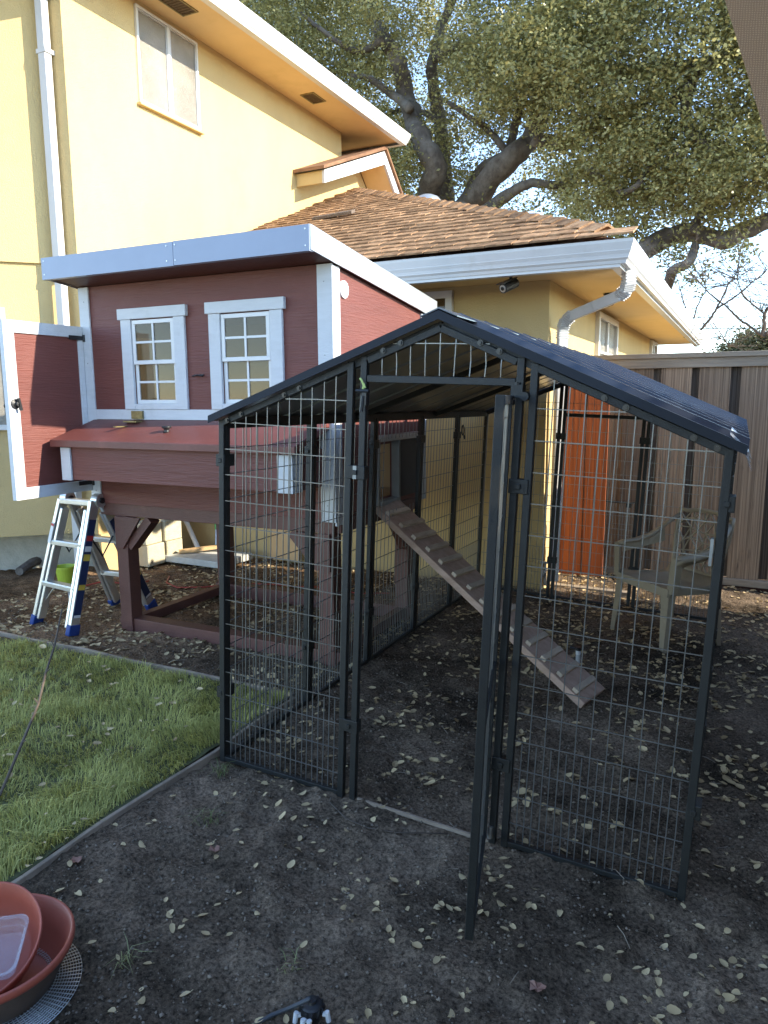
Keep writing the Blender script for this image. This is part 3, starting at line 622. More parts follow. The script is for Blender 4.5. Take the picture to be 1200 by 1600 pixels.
# open side door folded forward in line with the left wall
b = MB(); DX = CX0-.004; b.box(DX-.02,DX,0.60,1.02,0.915,1.745); dr = b.build('door', M_siding, coop)
for a in ((0.535,0.60,0.85,1.81),(1.02,1.055,0.85,1.81)):
    b = MB(); b.box(DX-.022,DX+.010,*a); b.build('door_trim', M_white, dr, bevel=0.002)
for z0, z1 in ((0.85,0.915),(1.745,1.81)):
    b = MB(); b.box(DX-.022,DX+.010,0.60,1.02,z0,z1); b.build('door_trim', M_white, dr, bevel=0.002)
for z in (1.745,0.90):
    b = MB(); b.box(DX+.010,DX+.016,0.955,1.055,z-.012,z+.012); b.tube([(DX+.018,1.055,z-.02),(DX+.018,1.055,z+.02)],0.008); b.build('hinge', M_black, dr)
b = MB(); b.lathe([(0,0),(0.026,0),(0.026,0.008),(0.012,0.012),(0.012,0.03),(0,0.032)],16,(DX+.010,0.572,1.37),Matrix.Rotation(R(90),3,'Y')); b.bar((DX+.038,0.572,1.40),(DX+.038,0.585,1.335),0.016,0.012); b.tube([(DX-.05,0.560,1.36),(DX-.02,0.562,1.36)],0.014); b.build('latch', M_black, dr)
# understructure
def leg(x0, x1, y0, y1, z1=CZ0-.03):
    b = MB(); b.box(x0,x1,y0,y1,-0.03,z1); return b.build('leg', M_redpaint, coop, bevel=0.004)
LEGS = [(-1.63,-1.54,1.085,1.175),(-0.205,-0.115,1.085,1.175),(-1.63,-1.54,2.02,2.11),(-0.205,-0.115,2.02,2.11)]
for l in LEGS: leg(*l)
b = MB(); b.box(CX0+.03,CX1-.02,CY0+.012,CY0+.05,0.700,CZ0-.002); b.build('header_beam', M_redpaint, coop, bevel=0.003)
b = MB(); b.box(CX0+.03,CX1-.02,CY1-.06,CY1-.02,0.690,CZ0-.002); b.build('header_beam', M_redpaint, coop, bevel=0.003)
for x in (-1.66,-0.10): b = MB(); b.box(x-.02,x+.018,CY0+.05,CY1-.06,0.70,CZ0-.002); b.build('side_beam', M_redpaint, coop)
for y in (1.10,2.025):                                # skids with slanted ends
    b = MB(); b.prism([(-1.61,y,-0.035),(-1.655,y,0.02),(-1.655,y,0.062),(-0.09,y,0.062),(-0.09,y,0.02),(-0.135,y,-0.035)][::-1],(0,0.09,0)); b.build('skid', M_redpaint, coop, bevel=0.003)
for x in (-1.615,-0.19):
    b = MB(); b.box(x,x+.06,1.191,2.024,0.0,0.058); b.build('tie_beam', M_redpaint, coop, bevel=0.003)
for x, s in ((-1.545,1),(-0.20,-1)):
    b = MB(); b.prism([(x+s*0.0-s*.075,1.070,0.698),(x+s*.13,1.070,0.698),(x-s*.02,1.070,0.50),(x-s*.075,1.070,0.50)] if s < 0 else [(x-.075,1.070,0.698),(x-.075,1.070,0.50),(x-.02,1.070,0.50),(x+.13,1.070,0.698)],(0,0.016,0)); b.build('gusset', M_redpaint, coop, bevel=0.002)
    b = MB(); b.bar((x+s*.005,1.13,0.51),(x+s*.175,1.13,0.69),0.05,0.075,up=(0,1,0)); b.build('brace', M_redpaint, coop)
b = MB(); b.bar((-0.15,2.05,0.45),(-0.15,1.85,0.69),0.05,0.06); b.build('brace', M_redpaint, coop)
# pop door with sliding black panel
pd = MB(); pd.box(CX1+.012,CX1+.05,1.46,2.10,1.150,1.185); pd = pd.build('pop_door', M_galv, coop)
b = MB(); b.box(CX1+.002,CX1+.045,1.755,2.09,0.815,1.148); b.build('sliding_panel', mat('charcoal_door_panel',(0.03,0.03,0.032),0.5,0.15,12), pd)
b = MB(); b.box(CX1+.002,CX1+.05,1.735,1.755,0.800,1.148); b.box(CX1+.002,CX1+.05,1.47,1.49,0.800,1.148); b.box(CX1+.002,CX1+.06,1.49,1.735,0.795,0.818); b.build('track_frame', mat('grey_plastic',(0.26,0.26,0.245),0.5,0.1,10), pd)

# ------------------------------------------------------------------ ramp
ramp = thing('ramp', 'wooden cleated ramp sloping from the coop door into the black run', 'ramp', (1.17,1.29,-0.05))
ra, rb = Vector((-0.055,1.585,0.792)), Vector((1.185,1.285,-0.028)); rd = (rb-ra).normalized(); rl = (rb-ra).length
rx = Vector((rd.y,-rd.x,0)).normalized()*-1; rn = rd.cross(rx)
if rn.z < 0: rn = -rn; 
b = MB(); b.bar(ra, rb, 0.235, 0.036, up=rn); b.build('plank', M_wood, ramp, bevel=0.003)
for k in range(14):
    p = ra + rd*(0.10 + k*(rl-0.17)/13) + rn*0.028; w_ = rx*random.uniform(.088,.102); off = rx*random.uniform(-.008,.008)
    b = MB(); b.bar(p-w_+off, p+w_+off, 0.030, 0.020, up=rn); b.build('cleat', M_cleat, ramp, bevel=0.002)
b = MB(); b.box(-0.085,-0.03,1.62,1.68,0.70,0.80); b.build('bracket', M_ply, ramp)

# ------------------------------------------------------------------ wire run (kennel), built in its own tilted frame
KM = Matrix(((0.9993,-0.0025,0.0383),(0.0021,1.0,0.0096),(-0.0383,-0.0095,0.9992))).to_quaternion().to_matrix().to_4x4()
run = thing('wire_run', 'black steel walk-in wire run with pitched ribbed metal roof', 'pen', M=KM)
W, D, HE, HP, TB = 1.683, 3.05, 1.32, 1.66, 0.0225
slope = (HP-HE)/(W/2)
def top(u): return HE + slope*min(u, W-u)
WR = 0.0015
def wire(b, a, c, r=WR):
    a = Vector(a); c = Vector(c); j = lambda: Vector((random.uniform(-.0012,.0012), random.uniform(-.0015,.0015), random.uniform(-.0012,.0012)))
    m_ = (a+c)/2 + j()*1.5; a = a + j(); c = c + j(); b.bar(a, m_, 2*r, 2*r, cap=False); b.bar(m_, c, 2*r, 2*r, cap=False)
def panel(u0, u1, v, gable=True, bottom=True, door_top=None, name='front_panel', z0=0.0):
    """a framed mesh panel in a plane of constant v; the top follows the roof"""
    fr = MB(); h = TB/2
    zt = (lambda u: door_top) if door_top else (lambda u: top(u) - 0.012)
    fr.bar((u0+h,v,z0),(u0+h,v,zt(u0+h)+.004),TB,TB,up=(0,1,0)); fr.bar((u1-h,v,z0),(u1-h,v,zt(u1-h)+.004),TB,TB,up=(0,1,0))
    fr.bar((u0+h,v,zt(u0+h)-h+.004),(u1-h,v,zt(u1-h)-h+.004),TB*.96,TB)
    fr.bar((u0+TB,v,z0+.014),(u1-TB,v,z0+.014),TB*.96,TB*.8)
    f = fr.build(name, M_tubing, run, bevel=0.002)
    m = MB(); nu = 11; us = [u0+TB + (u1-u0-2*TB)*k/nu for k in range(nu+1)]
    for k in range(1, nu): wire(m, (us[k],v,z0+.02),(us[k],v,zt(us[k])-.02))
    for k in range(nu): u = (us[k]+us[k+1])/2; wire(m, (u,v,z0+.02),(u,v,0.36))
    z = z0+.085; 
    while z < max(zt(u0),zt(u1)) - .03:
        ua, ub = u0+TB, u1-TB
        if z > zt(ua)-.02: ua = min(ub, (z+.012+.02-HE)/slope)
        if z > zt(ub)-.02: ub = max(ua, W-(z+.012+.02-HE)/slope)
        if ub-ua > .03: wire(m, (ua,v-.003,z),(ub,v-.003,z))
        z += 0.094
    m.build('wire_mesh', M_wire, f); return f
def side(u, v0, v1, hole=None):
    fr = MB(); h = TB/2; zt = HE - .012
    fr.bar((u,v0+h,0),(u,v0+h,zt),TB,TB,up=(0,1,0)); fr.bar((u,v1-h,0),(u,v1-h,zt),TB,TB,up=(0,1,0))
    fr.bar((u,v0+TB,zt-h),(u,v1-TB,zt-h),TB*.96,TB); fr.bar((u,v0+TB,.014),(u,v1-TB,.014),TB*.96,TB*.8)
    f = fr.build('side_panel', M_tubing, run, bevel=0.002)
    m = MB(); nv = 12; vv = [v0+TB + (v1-v0-2*TB)*k/nv for k in range(nv+1)]
    def seg(a, c, ax):
        if hole:
            lo, hi = (hole[2], hole[3]) if ax == 2 else (hole[0], hole[1]); k = a[1] if ax == 2 else a[2]
            o0, o1 = (hole[0], hole[1]) if ax == 2 else (hole[2], hole[3])
            if o0 < k < o1 and a[ax] < hi and c[ax] > lo:
                e = list(a); e[ax] = lo; g = list(a); g[ax] = hi
                if a[ax] < lo: wire(m, a, e)
                if c[ax] > hi: wire(m, g, c)
                return
        wire(m, a, c)
    for k in range(1, nv): seg((u,vv[k],.02),(u,vv[k],zt-.02),2)
    for k in range(nv): v = (vv[k]+vv[k+1])/2; seg((u,v,.02),(u,v,.36),2)
    z = .085
    while z < zt-.03: seg((u-.003,v0+TB,z),(u-.003,v1-TB,z),1); z += .094
    m.build('wire_mesh', M_wire, f); return f
panel(0.0, 0.545, 0, name='front_panel'); panel(1.128, W, 0, name='front_panel')
# door frame: posts, header and gable mesh
fr = MB(); fr.bar((0.582,0,0),(0.582,0,top(.582)-.01),TB,TB,up=(0,1,0)); fr.bar((1.098,0,0),(1.098,0,top(1.098)-.01),TB,TB,up=(0,1,0)); fr.bar((0.595,0,1.475),(1.085,0,1.475),TB*.96,TB)
fr.bar((0.595,0,top(.595)-.028),(W/2,0,HP-.028),TB*.96,TB); fr.bar((W/2,0,HP-.028),(1.085,0,top(1.085)-.028),TB*.96,TB)
f = fr.build('door_frame', M_tubing, run, bevel=0.002)
m = MB()
for k in range(1, 10): u = .595 + .049*k; wire(m, (u,0,1.488),(u,0,top(u)-.04))
wire(m, (.68,-.003,1.585),(1.0,-.003,1.585)); m.build('gable_mesh', M_wire, f)
fr = MB(); fr.bar((0.60,0,.006),(1.085,0,-.002),.009,.012); fr.build('threshold_strip', M_edge, run)
for i in range(5):
    side(0.012, D*i/5+.004, D*(i+1)/5-.004, hole=(1.36,1.84,0.80,1.19) if i == 2 else None)
    side(W-.012, D*i/5+.004, D*(i+1)/5-.004)
for u0, u1 in ((0.0,0.556),(0.566,1.118),(1.128,W)): panel(u0, u1, D, name='back_panel') if not (u0 < W/2 < u1) else None
fr = MB(); h = TB/2; u0, u1 = .566, 1.118
for u in (u0+h, u1-h): fr.bar((u,D,0),(u,D,top(u)-.01),TB,TB,up=(0,1,0))
fr.bar((u0+TB,D,.014),(u1-TB,D,.014),TB*.96,TB*.8); fr.bar((u0+TB,D,HE),(u1-TB,D,HE),TB*.96,TB); fr.bar((u0+h,D,top(u0+h)-.025),(W/2,D,HP-.025),TB*.96,TB); fr.bar((W/2,D,HP-.025),(u1-h,D,top(u1-h)-.025),TB*.96,TB)
f = fr.build('back_panel', M_tubing, run, bevel=0.002); m = MB()
for k in range(1,11): u = u0+TB+(u1-u0-2*TB)*k/11; wire(m,(u,D,.02),(u,D,top(u)-.04))
for k in range(16): wire(m,(u0+TB,D-.003,.085+.094*k),(u1-TB,D-.003,.085+.094*k))
m.build('wire_mesh', M_wire, f)
# clamps joining panels
def clamp(u, v, z, du, dv):
    b = MB(); b.box(u-du,u+du,v-dv,v+dv,z-.022,z+.022); b.box(u-.008,u+.008,v-dv-.006,v-dv,z-.008,z+.008); b.build('clamp', M_tubing, run, bevel=0.002)
for z in (0.28,1.17):
    clamp(0.563,0,z,.035,.016); clamp(1.113,0,z,.030,.016)
    for i in range(1,5): clamp(0.012,D*i/5,z,.016,.032); clamp(W-.012,D*i/5,z,.016,.032)
    clamp(0.004,0.022,z,.02,.03); clamp(W-.004,0.022,z,.02,.03)
    clamp(.561,D,z,.034,.016); clamp(1.123,D,z,.034,.016)
b = MB(); b.box(0.556,0.569,-.018,.014,1.148,1.192); b.build('clamp_plate', M_galvd, run)
b = MB(); b.box(W-.034,W-.026,-.016,.01,1.0,1.075); b.build('clamp_plate', M_galvd, run)
# open door swung out towards the front
hx0, hy0 = 1.072, -0.022; dang = math.atan2(-0.50, 0.124); dd = Vector((math.cos(dang), math.sin(dang), 0)); DW = 0.475
fr = MB(); z0, z1 = 0.035, 1.437
def dp(s, z): return Vector((hx0,hy0,0)) + dd*s + Vector((0,0,z))
fr.bar(dp(.0125,z0),dp(.0125,z1),TB,TB,up=tuple(dd)); fr.bar(dp(DW,z0),dp(DW,z1),TB,TB,up=tuple(dd)); fr.bar(dp(.025,z1-.012),dp(DW-.012,z1-.012),TB*.96,TB); fr.bar(dp(.025,z0+.012),dp(DW-.012,z0+.012),TB*.96,TB); fr.bar(dp(.025,.62),dp(DW-.012,.62),TB*.9,TB*.8)
door = fr.build('door', M_tubing, run, bevel=0.002); m = MB()
for k in range(1,10): wire(m, dp(DW*k/10,z0+.02), dp(DW*k/10,z1-.02))
for k in range(14): wire(m, dp(.02,z0+.08+k*.097), dp(DW-.01,z0+.08+k*.097))
m.build('wire_mesh', M_wire, door)
b = MB(); b.tube([(1.092,-.012,1.445),(1.092,-.012,1.475)],0.010); b.box(1.075,1.11,-.022,.014,1.43,1.468); b.tube([(1.118,-.03,1.435),(1.118,.0,1.435)],0.013,12); b.build('hinge', M_tubing, door)
b = MB(); b.tube([(1.092,-.012,.02),(1.092,-.012,.06)],0.010); b.build('hinge', M_zinc, door)
b = MB(); b.box(.588,.604,-.03,-.006,1.39,1.44); b.tube([(.566,-.026,1.435),(.612,-.026,1.435)],.007,8); b.tube([(.592,-.03,1.42),(.588,-.032,1.37)],.006,6); b.build('latch', M_black, run)
b = MB(); b.tube([(.575,-.02,1.475),(.583,-.022,1.468),(.590,-.022,1.452),(.587,-.024,1.435)],.0035,6); b.tube([(.590,-.022,1.460),(.596,-.022,1.445)],.003,6); b.build('tie_string', mat('lime_string',(0.45,0.55,0.18),0.7,0.1,10), run)
# roof: ribbed sheets on both slopes
RB = 0.2545
def sheet(side_, v0, v1, name='roof_sheet'):
    prof = []; v = v0; n = 0
    while v < v1 - 1e-6:
        prof += [(v,0.0),(v+RB*.68,0.0),(v+RB*.72,0.028),(v+RB*.80,0.028),(v+RB*.84,0.0)]; v += RB
    prof = [p for p in prof if p[0] < v1] + [(v1,0.0)]
    s_in, s_out = 0.0, W/2 + 0.035
    bb = MB(); k = len(prof)
    for s in (s_in, s_out):
        u = (W/2 - s) if side_ < 0 else (W/2 + s); z = HP + .006 - slope*s
        bb.v += [(u, v, z + h) for v, h in prof]
    for s in (s_in, s_out):
        u = (W/2 - s) if side_ < 0 else (W/2 + s); z = HP + .006 - slope*s
        bb.v += [(u, v, z + h - .0015) for v, h in prof]
    for i in range(k-1):
        bb.f.append((i,i+1,k+i+1,k+i)); bb.f.append((2*k+i,3*k+i,3*k+i+1,2*k+i+1)); bb.f.append((k+i,k+i+1,3*k+i+1,3*k+i)); bb.f.append((i+1,i,2*k+i,2*k+i+1))
    o = bb.build(name, M_roofm, run); o.data.materials.append(M_under)
    for i, p in enumerate(o.data.polygons):
        if i % 4 == 1: p.material_index = 1
    return o
NS = 4; SV = RB*3
for sd_ in (-1, 1):
    for i in range(NS): sheet(sd_, -0.03 + SV*i, -0.03 + SV*(i+1) - 0.0005*(i % 2))
    o_ = (lambda s: W/2 - s) if sd_ < 0 else (lambda s: W/2 + s)
    for vv0 in (-.034, D+.024):
        b = MB(); so = W/2+.030
        b.prism([(o_(0),vv0,HP+.022),(o_(so),vv0,HP+.022-slope*so),(o_(so),vv0,HP-.004-slope*so),(o_(0),vv0,HP-.004)],(0,.004,0))
        b.prism([(o_(0),vv0+.0035,HP+.022),(o_(so),vv0+.0035,HP+.022-slope*so),(o_(so),vv0+.0035,HP+.0195-slope*so),(o_(0),vv0+.0035,HP+.0195)],(0,.016,0))
        b.build('edge_flashing', M_flash, run)
    for fv in (.012,1.02,2.03,D-.012):                  # rafters
        b = MB(); b.bar((o_(0.0),fv,HP-.018),(o_(W/2),fv,HE-.018),TB*.94,TB*1.1); b.build('rafter', M_tubing, run)
    for s in (0.13,0.19,0.50,0.56,0.74,0.80):             # screw pairs along the front edge
        b = MB(); p = Vector((o_(s),-.0125,HP-.020-slope*s)); b.tube([p, p+Vector((0,-.003,0))],.0095,10); b.tube([p+Vector((0,-.003,0)), p+Vector((0,-.008,0))],.0055,6); b.build('screw', M_bolt, run)
b = MB(); b.prism([(W/2-.06,-.032,HP+.003),(W/2,-.032,HP+.027),(W/2+.06,-.032,HP+.003),(W/2+.06,-.032,HP+.006),(W/2,-.032,HP+.031),(W/2-.06,-.032,HP+.006)],(0,D+.06,0)); b.build('ridge_cap', M_roofm, run)
b = MB(); b.bar((.012,.05,HE-.006),(.012,D-.05,HE-.006),TB,TB); b.bar((W-.012,.05,HE-.006),(W-.012,D-.05,HE-.006),TB,TB); b.bar((W/2,.05,HP-.03),(W/2,D-.05,HP-.03),TB,TB); b.build('purlin', M_tubing, run)
b = MB(); k = []
for i in range(9): k.append((W+.006 + .020*math.sin(i*2.1), -.03+.02*i+.006*math.sin(i*5), HE-.045+.035*(i % 2)))
b.v = [(W-.015,-.03+.075*i,HE+.036-.03*0 + .01*math.sin(i*2.7)) for i in range(8)] + [(W+.028+.012*math.sin(i*3.1),-.03+.075*i,HE-.012-.006*math.sin(i*2.2)+.004) for i in range(8)] + [(W+.038+.012*math.sin(i*2.3),-.03+.075*i,HE-.045+.02*math.sin(i*4.1)) for i in range(8)]
b.f = [(i,i+1,9+i,8+i) for i in range(7)] + [(8+i,9+i,17+i,16+i) for i in range(7)]
b.build('torn_plastic_wrap', glassmat('plastic_wrap',(0.9,0.92,0.95),(0.75,0.77,0.80),0.45,0.15), run)
hk = MB(); p0 = Vector((0.03,2.62,1.17)); hk.tube([p0+Vector((0,.022*math.cos(a),.034*math.sin(a))) for a in np.linspace(0,2*math.pi,14)],.0045,6); hk.tube([p0+Vector((0,.02,-.034)),p0+Vector((0,.035,-.06))],.006,6)
tag(hk.build('carabiner_hook', M_black), 'small black carabiner hook hanging on the wire mesh beside the yellow wall', 'hook')

# ------------------------------------------------------------------ back fence
fence = thing('board_fence', 'tall weathered wooden board fence behind the run', 'fence', (1.2,4.15,-0.11))
FY = 4.15; FZ0, FZ1 = -0.03, 1.655
def board_mesh(w, m, name='board'):
    bb = MB(); bb.box(-w/2,w/2,-.009,.009,0,FZ1-FZ0); return bb.mesh(name, m)
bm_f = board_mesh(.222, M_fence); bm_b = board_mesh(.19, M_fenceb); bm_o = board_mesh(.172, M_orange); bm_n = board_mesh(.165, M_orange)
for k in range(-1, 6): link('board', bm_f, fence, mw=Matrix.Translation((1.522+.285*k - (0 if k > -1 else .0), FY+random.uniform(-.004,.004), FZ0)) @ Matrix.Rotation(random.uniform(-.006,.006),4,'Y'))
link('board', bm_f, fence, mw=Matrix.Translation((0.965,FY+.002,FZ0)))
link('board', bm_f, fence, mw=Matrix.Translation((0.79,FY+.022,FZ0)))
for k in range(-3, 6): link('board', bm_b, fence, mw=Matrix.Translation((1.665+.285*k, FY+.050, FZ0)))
gate = thing('board_gate', 'orange-brown stained board gate beside the house corner behind the run', 'gate', (0.64,3.76,-0.08))
for k, (x, w_) in enumerate(((0.545,bm_o),(0.722,bm_n))): link('board', w_, gate, mw=Matrix.Translation((x,3.76+.006*k,FZ0)))
b = MB(); b.box(0.46,0.80,3.772,3.80,0.25,0.34); b.build('rail', M_orange, gate); b = MB(); b.box(0.46,0.80,3.772,3.80,1.35,1.44); b.build('rail', M_orange, gate)
b = MB(); b.box(0.46,3.05,FY-.045,FY+.085,FZ1+.030,FZ1+.068); b.build('cap_rail', M_rail, fence, bevel=0.004)
b = MB(); b.box(0.46,3.05,FY-.028,FY-.010,FZ1-.045,FZ1+.029); b.build('top_trim', M_rail, fence, bevel=0.003)
b = MB(); b.box(0.46,3.05,FY-.035,FY+.03,FZ0-.055,FZ0-.002); b.build('bottom_rail', M_rail, fence, bevel=0.003)
b = MB(); b.box(0.46,3.05,FY-.015,FY+.02,FZ0-.20,FZ0-.057); b.build('kickboard', M_kick, fence)
for x in (0.55,2.95): b = MB(); b.box(x-.045,x+.045,FY+.062,FY+.15,-0.3,FZ1+.028); b.build('post', M_fenceb, fence)
# the boundary fence on the right, unseen; set to shade the low ground, end gap added for sun
fr2 = thing('boundary_fence', 'wooden board fence along the right side of the yard, outside the picture', 'fence', (2.8,0,-0.12))
bb = MB(); bb.box(-.009,.009,-.108,.108,0,1.86); bm_r = bb.mesh('board', M_fence)
y = -4.6
while y < 3.45: link('board', bm_r, fr2, mw=Matrix.Translation((2.8+(.021 if int(round(y*5)) % 2 else 0), y, -0.14))); y += .20
b = MB(); b.box(2.75,2.86,-4.7,3.55,1.722,1.76); b.build('cap_rail', M_rail, fr2)
b = MB(); b.box(2.812,2.85,-4.7,3.55,0.25,0.34); b.box(2.812,2.85,-4.7,3.55,1.45,1.54); b.build('rail', M_rail, fr2)

# ------------------------------------------------------------------ wire pen panel leaning inside the back of the run
pen = thing('exercise_pen', 'low dark wire panel standing in front of the orange fence boards', 'wire panel', (0.7,3.85,-0.09))
px0, px1, pz0, pz1, py = 0.40, 1.02, -0.07, 0.56, 3.93
b = MB(); b.tube([(px0,py-.03,pz0),(px0,py,pz1),(px1,py,pz1-.006),(px1,py-.03,pz0),(px0,py-.03,pz0)],.011,8); b.build('frame', M_tubing, pen)
b = MB()
for k in range(1,24): x = px0+(px1-px0)*k/24; b.bar((x,py-.03,pz0),(x,py-.003,pz1-.01),.003,.003,cap=False)
for k in range(1,7): z = pz0+(pz1-pz0)*k/7; b.bar((px0,py-.02,z),(px1,py-.02,z),.0035,.0035,cap=False)
b.build('wire_mesh', M_wire, pen)
for x in (px0+.06,(px0+px1)/2,px1-.06): b = MB(); b.box(x-.02,x+.02,py-.014,py+.014,pz1-.045,pz1-.012); b.build('clip', M_black, pen)
b = MB(); b.bar((0.42,3.40,-0.055),(1.05,3.46,-0.075),.06,.045); tag(b.build('timber_sleeper', M_rail, bevel=0.004), 'pale timber lying on the soil at the foot of the low wire panel', 'timber')

# ------------------------------------------------------------------ ladder
lad = thing('folding_ladder', 'silver aluminium folding ladder with blue feet standing beside the coop', 'ladder', (-1.85,1.0,0))
fl, frt, bl, br_ = at(57,972,z=0.0), at(113,990,z=0.0), at(180,943,z=0.0), at(238,950,z=0.0)
tl, tr_ = at(99,786,y=1.02), at(147,784,y=1.02)
tl.z = tr_.z = 0.79
side_v = (tr_-tl).normalized()
def rail(a, c, w, d, m, name, bev=0.004):
    b = MB(); ax = (c-a).normalized(); b.bar(a, c, w, d, up=tuple(ax.cross(side_v))); return b.build(name, m, lad, bevel=bev)
for a, c, s in ((fl,tl,-1),(frt,tr_,1),(bl,tl+Vector((0,.07,-.02)),-1),(br_,tr_+Vector((0,.07,-.02)),1)):
    rail(a, c, 0.026, 0.065, M_alu, 'rail')
    i0 = a - side_v*s*0.034 + (c-a)*0.04; i1 = a - side_v*s*0.034 + (c-a)*0.93
    rail(i0, i1, 0.022, 0.055, M_alu, 'inner_rail')
    ax = (c-a).normalized()
    b = MB(); b.bar(a - ax*0.012 , a + ax*0.055, 0.036, 0.078, up=tuple(ax.cross(side_v))); b.build('foot', M_blue, lad, bevel=0.005)
    if s > 0:
        b = MB(); b.bar(a + ax*0.10 + side_v*0.0145, a + ax*((c-a).length*0.86) + side_v*0.0145, 0.003, 0.052, up=tuple(ax.cross(side_v))); st = b.build('side_decal', M_navy, lad)
        for t0, t1, m_ in ((0.33,0.37,M_yellowst),(0.55,0.60,M_yellowst),(0.62,0.66,M_whitep),(0.70,0.74,M_redst),(0.12,0.14,M_whitep)):
            b = MB(); b.bar(a + (c-a)*t0 + side_v*0.0165, a + (c-a)*t1 + side_v*0.0165, 0.002, 0.046, up=tuple(ax.cross(side_v))); b.build('sticker', m_, st)
for (a, c, e, g) in ((fl,frt,tl,tr_),(bl,br_,tl+Vector((0,.07,-.02)),tr_+Vector((0,.07,-.02)))):
    for t in (0.33,0.66,0.985):
        p, q2 = a.lerp(e,t), c.lerp(g,t); b = MB(); b.bar(p, q2, 0.062, 0.026, up=(0,0,1)); b.bar(p+Vector((0,0,.014)), q2+Vector((0,0,.014)), 0.05, 0.004); b.build('rung', M_alu, lad, bevel=0.004)
    for t, s in ((0.32,1),(0.32,-1)):
        p = a.lerp(e,t) if s > 0 else c.lerp(g,t); base = (a if s > 0 else c); b = MB(); b.bar(p + side_v*s*0.09 - Vector((0,0,.01)), base.lerp(p,0.45) + side_v*s*0.02, 0.012, 0.006); b.build('rung_brace', M_alu, lad)
for p in (tl, tr_):
    b = MB(); b.tube([p - side_v*.025 + Vector((0,.035,.0)), p + side_v*.025 + Vector((0,.035,.0))],0.042,18); hg = b.build('hinge', M_alu, lad, bevel=0.003)
    b = MB(); b.tube([p - side_v*.035 + Vector((0,.035,.0)), p + side_v*.035 + Vector((0,.035,.0))],0.018,12); b.build('lock_knob', M_black, hg)
b = MB(); b.tube([frt.lerp(tr_,.75), (frt.lerp(tr_,.62)+br_.lerp(tr_,.62))/2 - Vector((0,0,.05)), br_.lerp(tr_,.7)],.006,6); b.tube([fl.lerp(tl,.75), (fl.lerp(tl,.62)+bl.lerp(tl,.62))/2 - Vector((0,0,.05)), bl.lerp(tl,.7)],.006,6); b.build('spreader_strap', M_black, lad)
p0 = fl.lerp(tl, .72) + side_v*0.0 + Vector((0,-.036,0)); ax = (tl-fl).normalized()
b = MB(); b.bar(p0 - ax*.05, p0 + ax*.08, 0.024, 0.002, up=tuple(ax.cross(side_v))); wl = b.build('warning_label', M_whitep, lad)
b = MB(); b.bar(p0 + ax*.06 + Vector((0,-.0015,0)), p0 + ax*.075 + Vector((0,-.0015,0)), 0.022, 0.002, up=tuple(ax.cross(side_v))); b.build('label_stripe', M_redst, wl)

# ------------------------------------------------------------------ plastic chair (local frame: x right, -y front)
cfl, cfr = Vector((1.084,2.545,0)), Vector((1.422,2.237,0))
ex = (cfr-cfl).normalized(); ey = Vector((-ex.y, ex.x, 0)); 
if ey.y < 0: ey = -ey
co = (cfl+cfr)/2 + ey*0.20
CM = KM @ Matrix(((ex.x,ey.x,0,co.x),(ex.y,ey.y,0,co.y),(0,0,1,-0.004),(0,0,0,1)))
ch = thing('plastic_chair', 'taupe plastic garden armchair with openwork back inside the run', 'chair', M=CM)
def loft(rows, m, name, thick=0.008, smooth=True):
    n = len(rows[0]); b = MB(); b.v = [tuple(p) for r in rows for p in r]
    b.f = [(i*n+k, i*n+k+1, (i+1)*n+k+1, (i+1)*n+k) for i in range(len(rows)-1) for k in range(n-1)]
    o = b.build(name, m, ch, smooth); s = o.modifiers.new('solid','SOLIDIFY'); s.thickness = thick; s.offset = 0; return o
SH = 0.375
rows = []
for t in np.linspace(0,1,12):
    y = -0.205 + 0.40*t; z = SH - 0.022*math.sin(t*math.pi*.9) - 0.015*t; hw = 0.225 - 0.03*t
    if t < 0.12: z -= 0.03*(1-t/.12)**2
    if t > 0.9: z += (t-.9)*0.5
    rows.append([(hw*s_, y, z + 0.022*abs(s_)**4 - 0.006*(1-abs(s_))) for s_ in np.linspace(-1,1,13)])
loft(rows, M_chair, 'seat', 0.007)
b = MB(); b.bar((-.222,-.207,SH-.022),(.222,-.207,SH-.022),.010,.05); 
for s in (-1,1): b.bar((s*.226,-.20,SH-.014),(s*.200,.19,SH-.03),.010,.045)
b.bar((-.198,.192,SH-.035),(.198,.192,SH-.035),.010,.045); b.build('apron', M_chair, ch, bevel=0.003)
